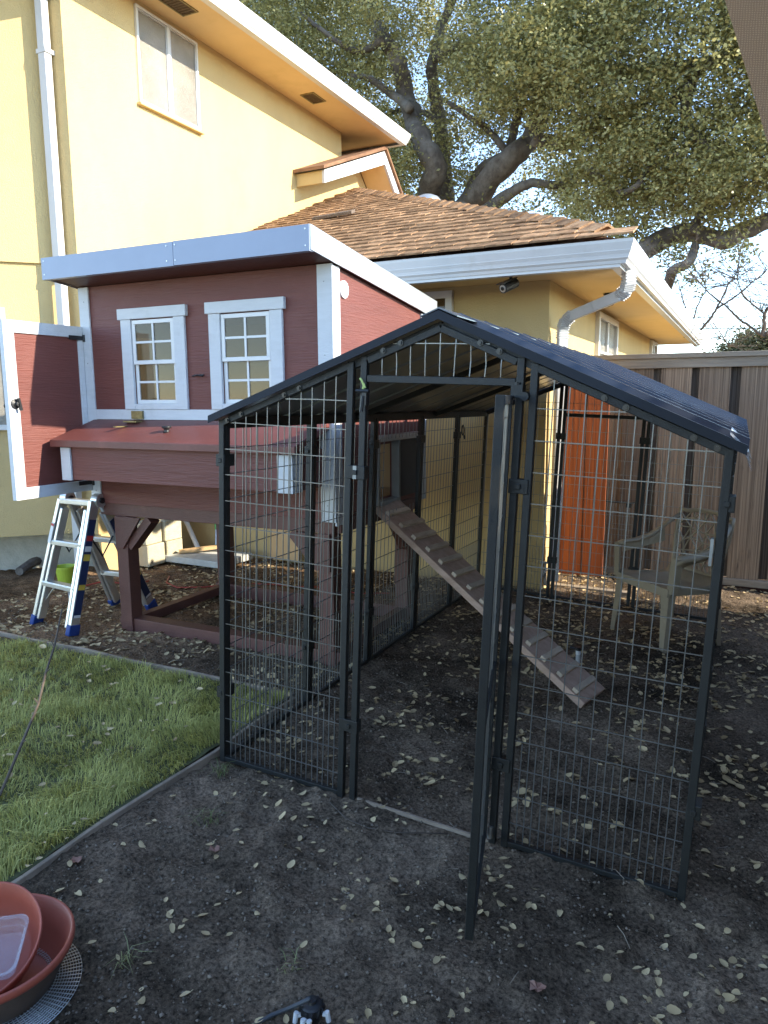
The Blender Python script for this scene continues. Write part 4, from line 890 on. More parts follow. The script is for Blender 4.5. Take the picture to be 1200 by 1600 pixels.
for s in (-1,1):
    for fy in (-1,1):
        tp = Vector((s*.222, -.200 if fy < 0 else .185, SH-.005)); bt = Vector((s*.232, -.212 if fy < 0 else .225, 0.0))
        rows = []
        for t in np.linspace(0,1,7):
            c = tp.lerp(bt, t); w = 0.062*(1-t) + 0.030*t; d = 0.05*(1-t)+.028*t
            rows.append([(c.x - s*w, c.y - fy*(-0.0), c.z), (c.x, c.y, c.z), (c.x, c.y - fy*d, c.z)])
        loft(rows, M_chair, 'leg', 0.007, False)
    rows = []                                            # arm sweeping up into the back
    pathA = [(.238,-.205,.555),(.245,-.16,.568),(.25,-.06,.572),(.248,.05,.60),(.235,.15,.665),(.20,.225,.735)]
    for i, (x, y, z) in enumerate(pathA):
        wv = 0.05 if i < 4 else 0.035
        rows.append([(s*(x-wv/2), y, z-.006), (s*(x-wv/4), y, z+.004), (s*(x+wv/4), y, z+.004), (s*(x+wv/2), y, z-.010), (s*(x+wv/2), y, z-.030)])
    loft(rows, M_chair, 'arm', 0.007)
    b = MB(); rows = []
    for t in np.linspace(0,1,6):
        z = SH - .02 + (.56-SH+.02)*t; y = -.204 - .004*t; w = .045; x = .228 + .016*t
        rows.append([(s*(x-.02), y, z),(s*(x+.02), y, z),(s*(x+.02), y+.05-.015*t, z)])
    loft(rows, M_chair, 'arm_post', 0.007, False)
    rows = []
    for t in np.linspace(0,1,7):
        z = .56 + (.40-.56)*t; rows.append([(s*.245,-.16+.30*0+ .32*t*0, z)]*1)
    b = MB(); b.prism([(s*.247,-.165,.555),(s*.249,.04,.585),(s*.236,.145,.645),(s*.225,.15,.56),(s*.236,.03,.535),(s*.243,-.165,.50)],(-s*.008,0,0)); b.build('arm_skirt', M_chair, ch, bevel=0.002)
# back: rim and openwork lattice on a gently curved surface
def bk(uu, vv):                                         # uu -1..1, vv 0..1 -> point on the back surface
    hw = 0.165 + 0.045*math.sin(vv*math.pi*.62); z = SH + .02 + .385*vv
    return Vector((uu*hw, .185 + .07*vv + .03*(1-uu*uu)*1.0 - .012*vv*vv, z - 0.03*uu*uu*(vv > .99)))
b = MB(); rim = [bk(-1,t) for t in np.linspace(0,.97,10)] + [bk(u,1.0) for u in np.linspace(-.8,.8,9)] + [bk(1,t) for t in np.linspace(.97,0,10)]
b.tube(rim, 0.013, 8); b.build('back_rim', M_chair, ch, smooth=True)
b = MB(); st = random.getstate(); random.seed(5)
nodes = {}
for j in range(7):
    for i in range(6):
        uu = -1 + 2*(i + (.5 if j % 2 else 0))/5.5; uu = max(-1,min(1,uu + (random.uniform(-.10,.10) if abs(uu)<.9 else 0))); vv = min(1, j/6 + (random.uniform(-.04,.04) if 0<j<6 else 0)); nodes[i,j] = (uu,vv)
def strut(a, c):
    b.bar(bk(*a), bk(*c), .0065, .008, up=(0,1,0), cap=False)
for (i,j), a in nodes.items():
    for di, dj in ((1,0),(0,1),(1 if j % 2 else -1,1)):
        if (i+di,j+dj) in nodes: strut(a, nodes[i+di,j+dj])
random.setstate(st); b.build('back_lattice', M_chair, ch)
b = MB(); rows = [[bk(u,0.0)+Vector((0,-.004,-.01)) for u in np.linspace(-1,1,9)],[bk(u,.06) for u in np.linspace(-1,1,9)]]; loft(rows, M_chair, 'back_base', .008)

# ------------------------------------------------------------------ planter tubs in the corner
rimR = at(107,1482,z=0.115); cr_ = Vector((r_.x, r_.y, 0)).normalized()
tc_ = rimR - cr_*0.184; tg = gz1(tc_.x, tc_.y)
tub = MB(); tub.lathe([(0,0.006),(0.12,0.006),(0.128,0.012),(0.154,0.055),(0.167,0.096),(0.171,0.102),(0.175,0.112),(0.180,0.116),(0.184,0.112),(0.185,0.102),(0.182,0.094),(0.174,0.090)],56,(tc_.x,tc_.y,tg))
tubo = thing('planter_bowl', 'wide shallow terracotta plastic planter bowl standing on a round wire mesh', 'planter', (tc_.x,tc_.y,tg), 'terracotta planter bowls')
tub.build('bowl', M_terra, tubo, smooth=True)
b = MB(); b.lathe([(0.174,0.090),(0.158,0.05),(0.134,0.0),(0.0,0.0)],56,(tc_.x,tc_.y,tg)); b.build('outer_side', M_terrad, tubo, smooth=True)
fwd2 = Vector((f_.x, f_.y, 0)).normalized()
ic = tc_ + cr_*(-0.030) + fwd2*0.030; tilt = Matrix.Rotation(R(27),3,cr_) @ Matrix.Rotation(R(4),3,fwd2)
b = MB(); b.lathe([(0,0.0),(0.095,0.0),(0.103,0.006),(0.124,0.050),(0.137,0.092),(0.141,0.094),(0.142,0.088),(0.130,0.050),(0.107,0.002),(0.095,-0.005),(0,-0.005)],48,(ic.x,ic.y,tg+0.050),tilt)
tag(b.build('planter_bowl', M_terra, smooth=True), 'smaller terracotta bowl tilted inside the wide planter bowl', 'planter', 'terracotta planter bowls')
# clear food container lying in the inner bowl
def rrect(w, h, r, n=5):
    pts = []
    for cx_, cy_, a0 in ((w-r,h-r,0),(-w+r,h-r,90),(-w+r,-h+r,180),(w-r,-h+r,270)):
        for k in range(n+1): a = R(a0+90*k/n); pts.append((cx_+r*math.cos(a), cy_+r*math.sin(a)))
    return pts
ring_def = [(0.072,0.052,0.018,0.0),(0.076,0.056,0.02,0.004),(0.080,0.060,0.022,0.025),(0.082,0.062,0.022,0.027),(0.085,0.065,0.024,0.045),(0.088,0.068,0.024,0.047),(0.093,0.073,0.026,0.048),(0.093,0.073,0.026,0.044)]
bb = MB(); mm = Matrix.Translation((0,0,0))
cc = Vector(ic) + cr_*0.022 + fwd2*(-0.035); rot = Matrix.Rotation(R(20),3,cr_) @ Matrix.Rotation(R(35),3,'Z')
n = 24
for w, h, r, z in ring_def:
    for x, y in rrect(w,h,r): bb.v.append(tuple(rot @ Vector((x,y,z)) + Vector((cc.x,cc.y,tg+0.078))))
for i in range(len(ring_def)-1):
    for k in range(n): bb.f.append((i*n+k,i*n+(k+1)%n,(i+1)*n+(k+1)%n,(i+1)*n+k))
bb.f.append(tuple(range(n-1,-1,-1)))
tag(bb.build('food_container', M_clear, smooth=False), 'clear plastic food container lying in the tilted terracotta bowl', 'container')
b = MB()                                                 # round wire mesh under the tubs
for k in range(12):
    rr = 0.125 + k*0.0062; b.tube([(tc_.x+0.012+rr*math.cos(a), tc_.y-.010+rr*math.sin(a), tg+0.012-k*.0006) for a in np.linspace(0,2*math.pi,49)], .0009, 3, cap=False)
for k in range(96):
    a = k*2*math.pi/96; b.bar((tc_.x+.012+.12*math.cos(a), tc_.y-.01+.12*math.sin(a), tg+.012),(tc_.x+.012+.194*math.cos(a), tc_.y-.01+.194*math.sin(a), tg+.006),.0016,.0016,cap=False)
tag(b.build('wire_mesh_disc', M_zinc), 'round grey wire mesh lying on the soil under the planter bowls', 'wire mesh')

# ------------------------------------------------------------------ drip irrigation fittings
vp = at(487,1545,z=0.03); vg = gz1(vp.x, vp.y)
va = thing('drip_manifold', 'black round drip irrigation manifold with white plugs on the foreground soil', 'irrigation fitting', (vp.x,vp.y,vg))
b = MB(); b.lathe([(0,-.01),(0.018,-.01),(0.022,0.012),(0.026,0.014),(0.026,0.030),(0.022,0.034),(0.012,0.036),(0.010,0.042),(0,0.042)],22,(vp.x,vp.y,vg+.014))
for k in range(12): a = k*math.pi/6; b.box(vp.x+.0255*math.cos(a)-.003,vp.x+.0255*math.cos(a)+.003,vp.y+.0255*math.sin(a)-.003,vp.y+.0255*math.sin(a)+.003,vg+.028,vg+.043)
b.build('manifold_head', M_black, va)
for k, (a, s) in enumerate(((-2.75,1),(-0.35,1),(-2.05,0),(-1.65,0))):
    aw = a + math.atan2(cr_.y, cr_.x); dv_ = Vector((math.cos(aw), math.sin(aw), 0)); p = vp.copy(); p.z = vg+.026; p = p + dv_*.028
    b = MB(); b.tube([p, p+dv_*.012+Vector((0,0,.004))],.0055,8); e2 = p+dv_*.014 + Vector((0,0,-.014)); b.tube([p+dv_*.010+Vector((0,0,.010)), e2],.0060,8); b.build('white_plug', M_whitep, va)
    if s: b = MB(); b.tube([e2, e2+Vector((0,0,-.05))],.0035,6); b.build('stake', M_black, va)
hp = [vp + Vector((0,0,.006)) - fwd2*.035, at(455,1574,z=vg+.03), at(425,1586,z=vg+.026), at(395,1603,z=vg+.02), at(340,1640,z=vg+.016)]
b = MB(); b.tube(hp, .0055, 8); tag(b.build('drip_hose', mat('dark_grey_hose',(0.045,0.05,0.055),0.45,0.1,20), smooth=True), 'thin dark grey drip hose running from the manifold to the bottom edge', 'hose')
sp_ = at(903,1035,z=-.05); sg = gz1(sp_.x, sp_.y)
se = thing('drip_stake', 'small black and white drip emitter stake beside the foot of the ramp', 'irrigation fitting', (sp_.x,sp_.y,sg))
b = MB(); b.tube([(sp_.x,sp_.y,sg-.02),(sp_.x,sp_.y,sg+.05)],.013,10); b.build('stake', M_grey, se)
b = MB(); b.tube([(sp_.x,sp_.y,sg+.05),(sp_.x,sp_.y,sg+.072)],.014,10); b.build('white_cap', M_whitep, se)
b = MB(); b.tube([(sp_.x,sp_.y,sg+.072),(sp_.x,sp_.y,sg+.09)],.015,10); b.tube([(sp_.x-.045,sp_.y,sg+.085),(sp_.x,sp_.y,sg+.08)],.007,8); b.build('emitter', M_black, se)
b = MB(); pts = [at(x,y,z=-.02) for x,y in ((600,1200),(560,1245),(520,1268),(470,1250),(415,1230))]
b = MB(); pts = [at(x,y,z=-.012) for x,y in ((515,1253),(540,1275),(575,1290),(620,1293),(700,1291))]; b.tube([p+Vector((0,0,gz1(p.x,p.y)+.016)) for p in pts],.0022,6)
tag(b.build('ground_wire', M_twig, smooth=True), 'thin dark wire trailing over the soil in front of the doorway', 'wire')

# ------------------------------------------------------------------ things under and behind the coop
b = MB(); b.prism([(-2.72,2.62,0.0),(-2.08,2.60,0.0),(-2.05,3.02,0.0),(-2.70,3.05,0.0)][::-1],(0,0,.055)); tag(b.build('concrete_slab', M_slab, bevel=0.006), 'pale concrete slab on the sunlit soil seen under the coop', 'slab')
blk = MB(); blk.box(-.095,.095,-.10,.10,0,.185); bmsh = blk.mesh('concrete_block', M_cmu)
for k, (x, y, z, lab) in enumerate(((-2.775,2.52,-.01,'lower left concrete block of the pile by the sunlit wall'),(-2.765,2.735,-.01,'lower right concrete block of the pile by the sunlit wall'),(-2.78,2.50,.178,'upper left concrete block of the pile by the sunlit wall'),(-2.755,2.72,.178,'upper right concrete block of the pile by the sunlit wall'))):
    o = link('concrete_block', bmsh, mw=Matrix.Translation((x,y,z)) @ Matrix.Rotation(random.uniform(-.08,.08),4,'Z')); tag(o, lab, 'block', 'concrete blocks piled by the wall')
    bv = o.modifiers.new('bevel','BEVEL'); bv.width = .008; bv.segments = 1
b = MB(); b.tube([(-2.60,2.98,0.01),(-2.84,2.95,0.52)],.022,10); tag(b.build('pvc_pipe', M_whitep, smooth=False), 'white plastic pipe leaning on the wall behind the concrete slab', 'pipe')
b = MB(); b.bar((-2.62,2.72,.075),(-2.36,2.95,.10),.045,.03); tag(b.build('wood_offcut', M_ply), 'short pale wood offcut lying on the concrete slab', 'wood')
tool = thing('garden_tool', 'long garden tool with green handle leaning on the wall under the coop', 'tool', (-2.45,3.05,0))
b = MB(); b.tube([(-2.47,3.04,.07),(-2.50,3.09,.22)],.009,8); b.build('shaft', M_zinc, tool)
b = MB(); b.tube([(-2.50,3.09,.22),(-2.58,3.17,.60)],.014,10); b.build('handle', M_green, tool)
b = MB(); b.box(-2.51,-2.43,3.01,3.05,.055,.075); b.build('head', M_black, tool)
b = MB(); mm = Matrix.Translation((-1.78,3.10,0)) @ Matrix.Rotation(R(-8),4,'X'); b.box(-.15,.15,-.008,.008,0.0,.40); b.v = [tuple(mm @ Vector(v)) for v in b.v]
tag(b.build('plywood_board', M_ply, bevel=0.002), 'orange plywood board leaning against the house behind the coop legs', 'board')
gp_ = thing('wall_pipes', 'dark utility pipes fixed to the yellow wall behind the coop', 'pipe', (-2.6,3.19,0.3))
b = MB(); b.tube([(-2.82,3.165,.30),(-2.52,3.165,.30)],.014,8); b.build('pipe', M_black, gp_)
b = MB(); b.tube([(-2.72,3.165,.30),(-2.72,3.165,.62)],.012,8); b.build('pipe', M_black, gp_)
b = MB(); b.lathe([(0,0),(.032,0),(.032,.05),(0,.05)],14,(-2.72,3.185,.46),Matrix.Rotation(R(90),3,'X')); b.build('valve_body', M_grey, gp_)
rc = [(-2.35,2.30),(-2.20,2.10),(-2.02,2.02),(-1.85,2.12),(-1.70,2.30),(-1.45,2.42),(-1.2,2.36),(-0.95,2.48),(-0.7,2.42),(-0.5,2.55)]
b = MB(); b.tube([(x,y,gz1(x,y)+.010) for x,y in rc],.0055,8); tag(b.build('red_cord', M_redcord, smooth=True), 'thin red extension cord lying on the soil under the coop', 'cord', 'red cords on the soil')
rc = [(-2.86,1.55),(-2.75,1.60),(-2.65,1.70),(-2.60,1.86),(-2.50,1.92),(-2.42,2.0),(-2.36,1.92),(-2.30,2.02)]
b = MB(); b.tube([(x,y,gz1(x,y)+.010+.012*(k % 2)) for k,(x,y) in enumerate(rc)],.006,8); tag(b.build('red_cord', M_redcord, smooth=True), 'tangle of red cord on the soil behind the lime pot', 'cord', 'red cords on the soil')
pp = at(104,912,z=0.0)
pot = MB(); pot.lathe([(0,0.0),(0.055,0.0),(0.072,0.13),(0.080,0.132),(0.080,0.150),(0.072,0.150),(0.066,0.120),(0.0,0.118)],24,(pp.x,pp.y,gz1(pp.x,pp.y)))
tag(pot.build('flower_pot', M_pot, smooth=False), 'lime green plastic flower pot on the soil behind the ladder', 'pot')
b = MB(); a = at(30,893,z=.02); c = at(72,872,z=.03); b.tube([a, a.lerp(c,.5)+Vector((0,0,.02)), c],[.035,.04,.03],8); tag(b.build('log', M_bark), 'short grey log lying on the soil left of the ladder', 'log')
b = MB()
for k in range(3): p = at(5+22*k,850,z=.08); b.box(p.x-.09,p.x+.09,p.y-.03,p.y+.06,-.02,.10)
tag(b.build('brick_edging', mat('old_red_brick',(0.30,0.075,0.05),0.9,0.25,9,bump=0.5), bevel=0.006), 'low row of old red bricks under the overhanging bay', 'bricks')

# ------------------------------------------------------------------ sapling in front of the lawn
sap = thing('bare_sapling', 'thin leafless sapling stem leaning across the lawn', 'sapling', (-0.56,-0.66,0))
pts = [Vector((-0.60,-0.78,-0.02)), at(0,1242,y=-.60), at(35,1160,y=-.44), at(60,1100,y=-.32), at(72,1050,y=-.22), at(85,1010,y=-.14), at(97,952,y=-.04)]
b = MB(); b.tube(pts, [.0065,.006,.0055,.005,.0045,.004,.003], 8); b.build('stem', M_twig, sap, smooth=True)
for k, (i, dx, dz) in enumerate(((2,.02,.012),(3,-.02,.02),(4,.03,.02),(5,-.015,.02))):
    b = MB(); b.tube([pts[i], pts[i]+Vector((dx,.0,dz))],[.0035,.002],6); b.build('bud', M_twig, sap)

# ------------------------------------------------------------------ grass tufts on the soil
for (px, py, hgt, nb_, lab) in ((325,1278,.055,26,'straggly dry grass tuft on the soil between lawn edging and run'),(195,1500,.06,14,'small green grass sprout on the soil near the planter bowls'),(345,1203,.05,34,'green grass tuft at the front left foot of the run'),(448,1505,.035,14,'tiny dry grass tuft beside the drip manifold')):
    p = at(px,py,z=-.005); g0 = gz1(p.x,p.y); P = np.stack([p.x+rng.normal(0,.018,nb_), p.y+rng.normal(0,.018,nb_), np.full(nb_, g0-.002)],1)
    V, F = blades(P, hgt*rng.uniform(.5,1.3,nb_), rng.uniform(.5,1.6,nb_), np.full(nb_,.0014), nb_)
    tag(link('grass_tuft', npmesh('grass_tuft', V, F, M_weed)), lab, 'grass')

# ------------------------------------------------------------------ patio umbrella reaching in from the right
A_ = CAM + ray(1128,0)*0.95; B_ = CAM + ray(1204,245)*0.90
e1 = (A_-B_).normalized(); e2 = Vector((0.72,0.10,0.62)); e2 = (e2 - e1*e2.dot(e1)).normalized()
en = e1.cross(e2); en = en if en.dot(sd) > 0 else -en
mid = (A_+B_)/2 + e1*0.12; Rp = 0.85; ap = Rp*math.cos(R(22.5)); oc = mid + e2*ap
def wovenmat():
    m = mat('taupe_woven_fabric', (0.40,0.245,0.14), 0.95, 0.1, 4, c2=(0.48,0.30,0.18), spec=0.1); nt = m.node_tree; L = nt.links; p = nt.nodes['Principled BSDF']
    tc = nd(nt,'ShaderNodeTexCoord'); w1 = nd(nt,'ShaderNodeTexWave',Scale=105,Distortion=2.5,Detail=1); w2 = nd(nt,'ShaderNodeTexWave',Scale=105,Distortion=2.5,Detail=1,bands_direction='Z')
    L.new(tc.outputs['Object'],w1.inputs['Vector']); L.new(tc.outputs['Object'],w2.inputs['Vector'])
    mu = nd(nt,'ShaderNodeMath',operation='MULTIPLY'); L.new(w1.outputs['Fac'],mu.inputs[0]); L.new(w2.outputs['Fac'],mu.inputs[1])
    src = p.inputs['Base Color'].links[0].from_socket; mx = nd(nt,'ShaderNodeMix',data_type='RGBA'); L.new(mu.outputs[0],mx.inputs[0]); mx.inputs[6].default_value = (0.12,0.075,0.045,1); L.new(src,mx.inputs[7]); L.new(mx.outputs[2],p.inputs['Base Color'])
    b = nd(nt,'ShaderNodeBump',Strength=0.7,Distance=0.002); L.new(mu.outputs[0],b.inputs['Height']); L.new(b.outputs['Normal'],p.inputs['Normal'])
    tr = nd(nt,'ShaderNodeBsdfTranslucent'); tr.inputs['Color'].default_value = (0.50,0.33,0.20,1); ms = nd(nt,'ShaderNodeMixShader'); ms.inputs[0].default_value = 0.45
    L.new(p.outputs[0],ms.inputs[1]); L.new(tr.outputs[0],ms.inputs[2]); L.new(ms.outputs[0],nt.nodes['Material Output'].inputs['Surface'])
    return m
M_umb = wovenmat()
umb = thing('patio_umbrella', 'taupe woven patio umbrella tilted at the top right corner', 'umbrella', (oc.x,oc.y,gz(oc.x,oc.y)))
corners = []
for k in range(8):
    a = R(22.5+45*k); corners.append(oc - e2*(Rp*math.cos(a)) + e1*(Rp*math.sin(a)))
b = MB(); apex = oc + en*0.26; rows = 6
for k in range(8):
    c0_, c1_ = corners[k-1], corners[k]; n0 = len(b.v)
    for i in range(rows+1):
        t = i/rows
        for j in range(5):
            s = j/4; p = apex.lerp(c0_.lerp(c1_, s), t); sag = -0.03*math.sin(math.pi*s)*t; b.v.append(tuple(p + en*(sag + .05*math.sin(math.pi*t))))
    for i in range(rows):
        for j in range(4): q0 = n0+i*5+j; b.f.append((q0,q0+1,q0+6,q0+5))
cn = b.build('canopy', M_umb, umb, smooth=False)
for k in range(8):
    b = MB(); b.tube([apex - en*.015, corners[k] - en*.012],.007,6); b.build('rib', M_tubing, umb)
b = MB(); b.tube([apex - en*.1, oc - en*.35, Vector((oc.x+.05,oc.y,max(.4,(oc-en*.35).z-.4))), Vector((oc.x+.05,oc.y,-0.1))],.02,10); b.build('pole', M_tubing, umb)
b = MB(); b.lathe([(0,0),(0.22,0),(0.22,.05),(0.05,.08),(.03,.12)],24,(oc.x+.05,oc.y,gz(oc.x,oc.y)-.01)); b.build('base', M_black, umb)

# ------------------------------------------------------------------ foliage helper
def leaf_cloud(C, Rr, n, size, flat=0.75, spray=0.2, per=55):
    """leaves in sprays spread through ellipsoid clumps; C (k,3), Rr (k,)"""
    k = len(C); ns = max(1, n//per); which = rng.choice(k, ns, p=(Rr**2)/np.sum(Rr**2))
    d = rng.normal(size=(ns,3)); d /= np.linalg.norm(d,axis=1)[:,None]; rad = rng.uniform(0.25,1,ns)**0.45
    sc3 = np.array([1,1,flat]); S = C[which] + d*sc3*(Rr[which]*rad)[:,None]
    P = np.repeat(S, per, 0) + rng.normal(size=(ns*per,3))*spray*np.array([1,1,.75]); m = len(P)
    a = rng.normal(size=(m,3)); a[:,2] *= 0.6; a /= np.linalg.norm(a,axis=1)[:,None]
    b_ = rng.normal(size=(m,3)); b_ -= a*np.sum(a*b_,1)[:,None]; b_ /= np.linalg.norm(b_,axis=1)[:,None]
    s = size*rng.uniform(.6,1.3,m)[:,None]
    V = np.stack([P - a*s, P + b_*s*.55, P + a*s, P - b_*s*.55],1).reshape(-1,3)
    return V, np.arange(m*4).reshape(-1,4)
def limb(b, pts, r0, r1, n=10, wob=0.05):
    P = [Vector(p) for p in pts]; out = []; rad = []
    for i in range(len(P)-1):
        p0, p1, p2, p3 = P[max(i-1,0)], P[i], P[i+1], P[min(i+2,len(P)-1)]
        for t in (0,.25,.5,.75):
            out.append(0.5*((2*p1) + (p2-p0)*t + (2*p0-5*p1+4*p2-p3)*t*t + (3*p1-p0-3*p2+p3)*t*t*t) + Vector((random.uniform(-wob,wob),random.uniform(-wob,wob),random.uniform(-wob,wob)))*(r0))
    out.append(P[-1]); m = len(out)
    b.tube(out, [r0 + (r1-r0)*(i/(m-1)) * 1.0 + random.uniform(-.06,.06)*r0 for i in range(m)], n)

# ------------------------------------------------------------------ big oak behind the house
OY = 13.2
def oy(px, py, y=OY): return at(px, py, y=y)
oak = thing('oak_tree', 'huge spreading evergreen oak behind the house with pale trunk', 'tree', tuple(oy(700,300))[:2] + (0,))
base = oy(705,330); base.z = 0.0
b = MB(); limb(b, [base+Vector((0,0,-.3)), base+Vector((-.1,0,1.4)), base+Vector((-.15,.05,2.8)), oy(695,345)], .62, .45, 14); b.build('trunk', M_bark, oak, smooth=True)
LIMBS = [
 ([(690,350),(668,308),(680,265),(657,215),(642,175),(633,140),(622,100),(600,60),(575,10),(555,-60)], .30,.13, 13.0),
 ([(642,170),(610,145),(575,122),(545,118)], .12,.05, 12.6), ([(600,62),(560,80),(520,60),(470,20)], .10,.04, 12.4),
 ([(700,350),(735,318),(762,284),(800,245),(832,212),(845,150),(838,80),(860,0)], .34,.14, 13.4),
 ([(722,335),(740,285),(765,255),(792,238),(815,160)], .18,.09, 13.9),
 ([(700,330),(688,195),(680,150),(676,95),(690,40),(720,-30)], .20,.10, 14.3), ([(690,190),(640,170),(590,185)], .09,.04,14.0),
 ([(740,340),(775,318),(800,300),(832,285),(880,290),(915,262)], .17,.06, 13.0),
 ([(832,215),(880,225),(920,205),(960,180),(1010,160)], .17,.06, 13.0),
 ([(920,265),(948,287),(975,300),(998,288),(1008,268),(1036,252),(1060,240)], .08,.04, 12.2),
 ([(720,380),(860,440),(960,425),(1005,392),(1040,372),(1082,364),(1130,376),(1170,356),(1240,330)], .26,.15, 12.6),
 ([(960,430),(1035,452),(1050,425),(1078,408),(1086,382)], .12,.08, 12.2), ([(1082,364),(1100,330),(1150,300),(1185,280)], .10,.04, 12.2),
 ([(1078,130),(1072,190),(1090,214),(1106,228),(1132,268)], .12,.05, 12.4), ([(1100,100),(1060,150),(1040,172)], .13,.08,12.5), ([(845,150),(920,120),(1000,110),(1100,100),(1220,60)], .16,.10, 12.9),
 ([(676,95),(740,60),(800,50),(860,20)], .10,.05,13.6), ([(790,235),(760,200),(745,190),(700,160)], .09,.05,13.2),
]
for pts, r0, r1, y_ in LIMBS:
    b = MB(); limb(b, [oy(px,py,y_ + .25*math.sin(i*1.7)) for i,(px,py) in enumerate(pts)], r0*.88, r1*.88, 10, .12); b.build('limb', M_bark, oak, smooth=True)
cl = []; rr = []
def clump(px, py, y_, r): p = at(px,py,y=y_); cl.append(tuple(p)); rr.append(r)
st = random.getstate(); random.seed(21)
gaps = [(1072,5,26),(712,215,16),(860,215,14),(762,325,14),(1062,150,16),(1120,175,14),(505,45,14),(780,275,14),(655,110,8),(840,305,18),(905,345,16)]
tries = 0
while len(cl) < 250 and tries < 4000:
    tries += 1
    px = random.uniform(360,1560); py = random.uniform(-420,400); y_ = random.uniform(11.0,15.0)
    low = 345 if px < 740 else (395 if px < 1010 else 330)
    if px > 1120: low = 330
    r = random.uniform(.75,1.3)
    pr = r*FPX/(y_+3.2)
    if py + pr*.55 > low: continue
    if any(math.hypot(px-a, py-c) < g + pr*.50 for a,c,g in gaps): continue
    if any(math.hypot(px-600+(600-q[0]), py-q[1]) < 34 for q in [(1e9,1e9)]): continue
    if y_ < 13.3 and any(math.hypot(px-a, py-c) < 14 + pr*.75 for a,c in ((668,300),(679,265),(658,215),(642,175),(634,140),(760,285),(735,310),(800,245))): continue
    clump(px, py, y_, r)
for a in ((880,360,12.0,.75),(950,330,12.2,.85),(820,345,12.6,.6),(1000,330,12.5,.7),(1110,300,12.0,.8),(1170,250,12.0,.9),(1150,330,12.2,.5),(1060,300,12.6,.7),(620,270,14.5,.7),(700,270,15.0,.8),(640,330,15,.8),(720,300,15.5,.7),(980,390,12.6,.45),(1100,425,12.0,.38),(1085,460,12.0,.26),(1140,405,12,.32),(1050,400,12.4,.3),(440,20,13,1.0),(480,70,13.6,1.0),(540,60,14,1.1),(560,150,14.5,1.0),(590,210,14.8,.8),(800,100,11.8,1.2),(900,60,11.8,1.2),(870,150,11.9,1.0),(980,60,12.0,1.0),(760,60,11.8,1.0),(960,230,12.0,.9),(1180,420,12.4,.3)): clump(*a)
for k in range(34): clump(random.uniform(430,960), random.uniform(-40,310), random.uniform(15.2,17.5), random.uniform(.8,1.2))
random.setstate(st)
Cc = np.array(cl); Rc = np.array(rr)
V, F = leaf_cloud(Cc, Rc, 640000, 0.038, .8, .16, 60)
crown = link('crown', npmesh('crown', V, F, M_oak), oak)

# ------------------------------------------------------------------ bare tree beyond the fence at the right edge
bt = thing('bare_tree', 'leafless tree with thin dark branches behind the fence', 'tree', tuple(at(1200,560,y=8.2))[:2] + (0,))
def zb(zx, zy, y=8.2): return at(1040+.1333*zx, 420+.1333*zy, y=y)
root = zb(1260,1000); root.z = -0.1
BR = [([root, zb(1240,930), zb(1145,800), zb(1155,640), zb(1165,520), zb(1215,420), zb(1290,250), zb(1330,0)], .035,.012),
 ([zb(1145,800), zb(1010,690), zb(880,600), zb(780,510), zb(690,430), zb(600,360), zb(480,255), zb(380,140), zb(265,0), zb(160,-150)], .018,.004),
 ([zb(410,715,8.6), zb(520,590,8.6), zb(600,465,8.6), zb(670,330,8.6), zb(740,180,8.6), zb(820,70,8.6), zb(860,-80,8.6)], .020,.006),
 ([zb(600,465,8.6), zb(740,380,8.6), zb(890,270,8.6), zb(1000,170,8.6), zb(1160,40,8.6), zb(1250,-60,8.6)], .016,.005),
 ([zb(330,590,8.8), zb(360,470,8.8), zb(420,340,8.8), zb(470,245,8.8), zb(440,130,8.8), zb(425,-40,8.8)], .012,.005),
 ([zb(480,250,8.8), zb(600,210,8.8), zb(740,175,8.8), zb(800,100,8.8)], .008,.004),
 ([zb(235,465,8.8), zb(205,370,8.8), zb(180,270,8.8), zb(130,80,8.8), zb(100,-60,8.8)], .010,.004),
 ([zb(890,280,8.6), zb(850,150,8.6), zb(810,0,8.6)], .008,.004), ([zb(890,280), zb(950,360), zb(1070,450), zb(1150,520)], .012,.008),
 ([zb(470,795,9), zb(580,830,9), zb(690,830,9), zb(730,900,9)], .006,.003), ([zb(550,630,9), zb(650,760,9), zb(740,920,9)], .008,.005)]
st = random.getstate(); random.seed(3); twigs = MB()
for pts, r0, r1 in BR:
    b = MB(); limb(b, pts, r0, r1, 6, .3); b.build('branch', M_twig, bt, smooth=True)
    for k in range(14):
        i = random.randrange(1, len(pts)-1) if len(pts) > 2 else 0; p = pts[i].lerp(pts[i+1], random.random())
        d = Vector((random.uniform(-1,1), random.uniform(-.4,.4), random.uniform(-.2,1))).normalized(); L_ = random.uniform(.25,.7)
        q1 = p + d*L_*.5 + Vector((random.uniform(-.06,.06),0,random.uniform(-.05,.05))); q2 = q1 + (d+Vector((random.uniform(-.4,.4),0,random.uniform(-.1,.4))))*L_*.5
        twigs.tube([p,q1,q2],[.0045,.0035,.002],4); q3 = q1 + Vector((random.uniform(-1,1),random.uniform(-.3,.3),random.uniform(0,1)))*L_*.35; twigs.tube([q1,q3],[.003,.0018],4)
random.setstate(st)
struct(twigs.build('twigs', M_twig, bt), None, 'stuff')
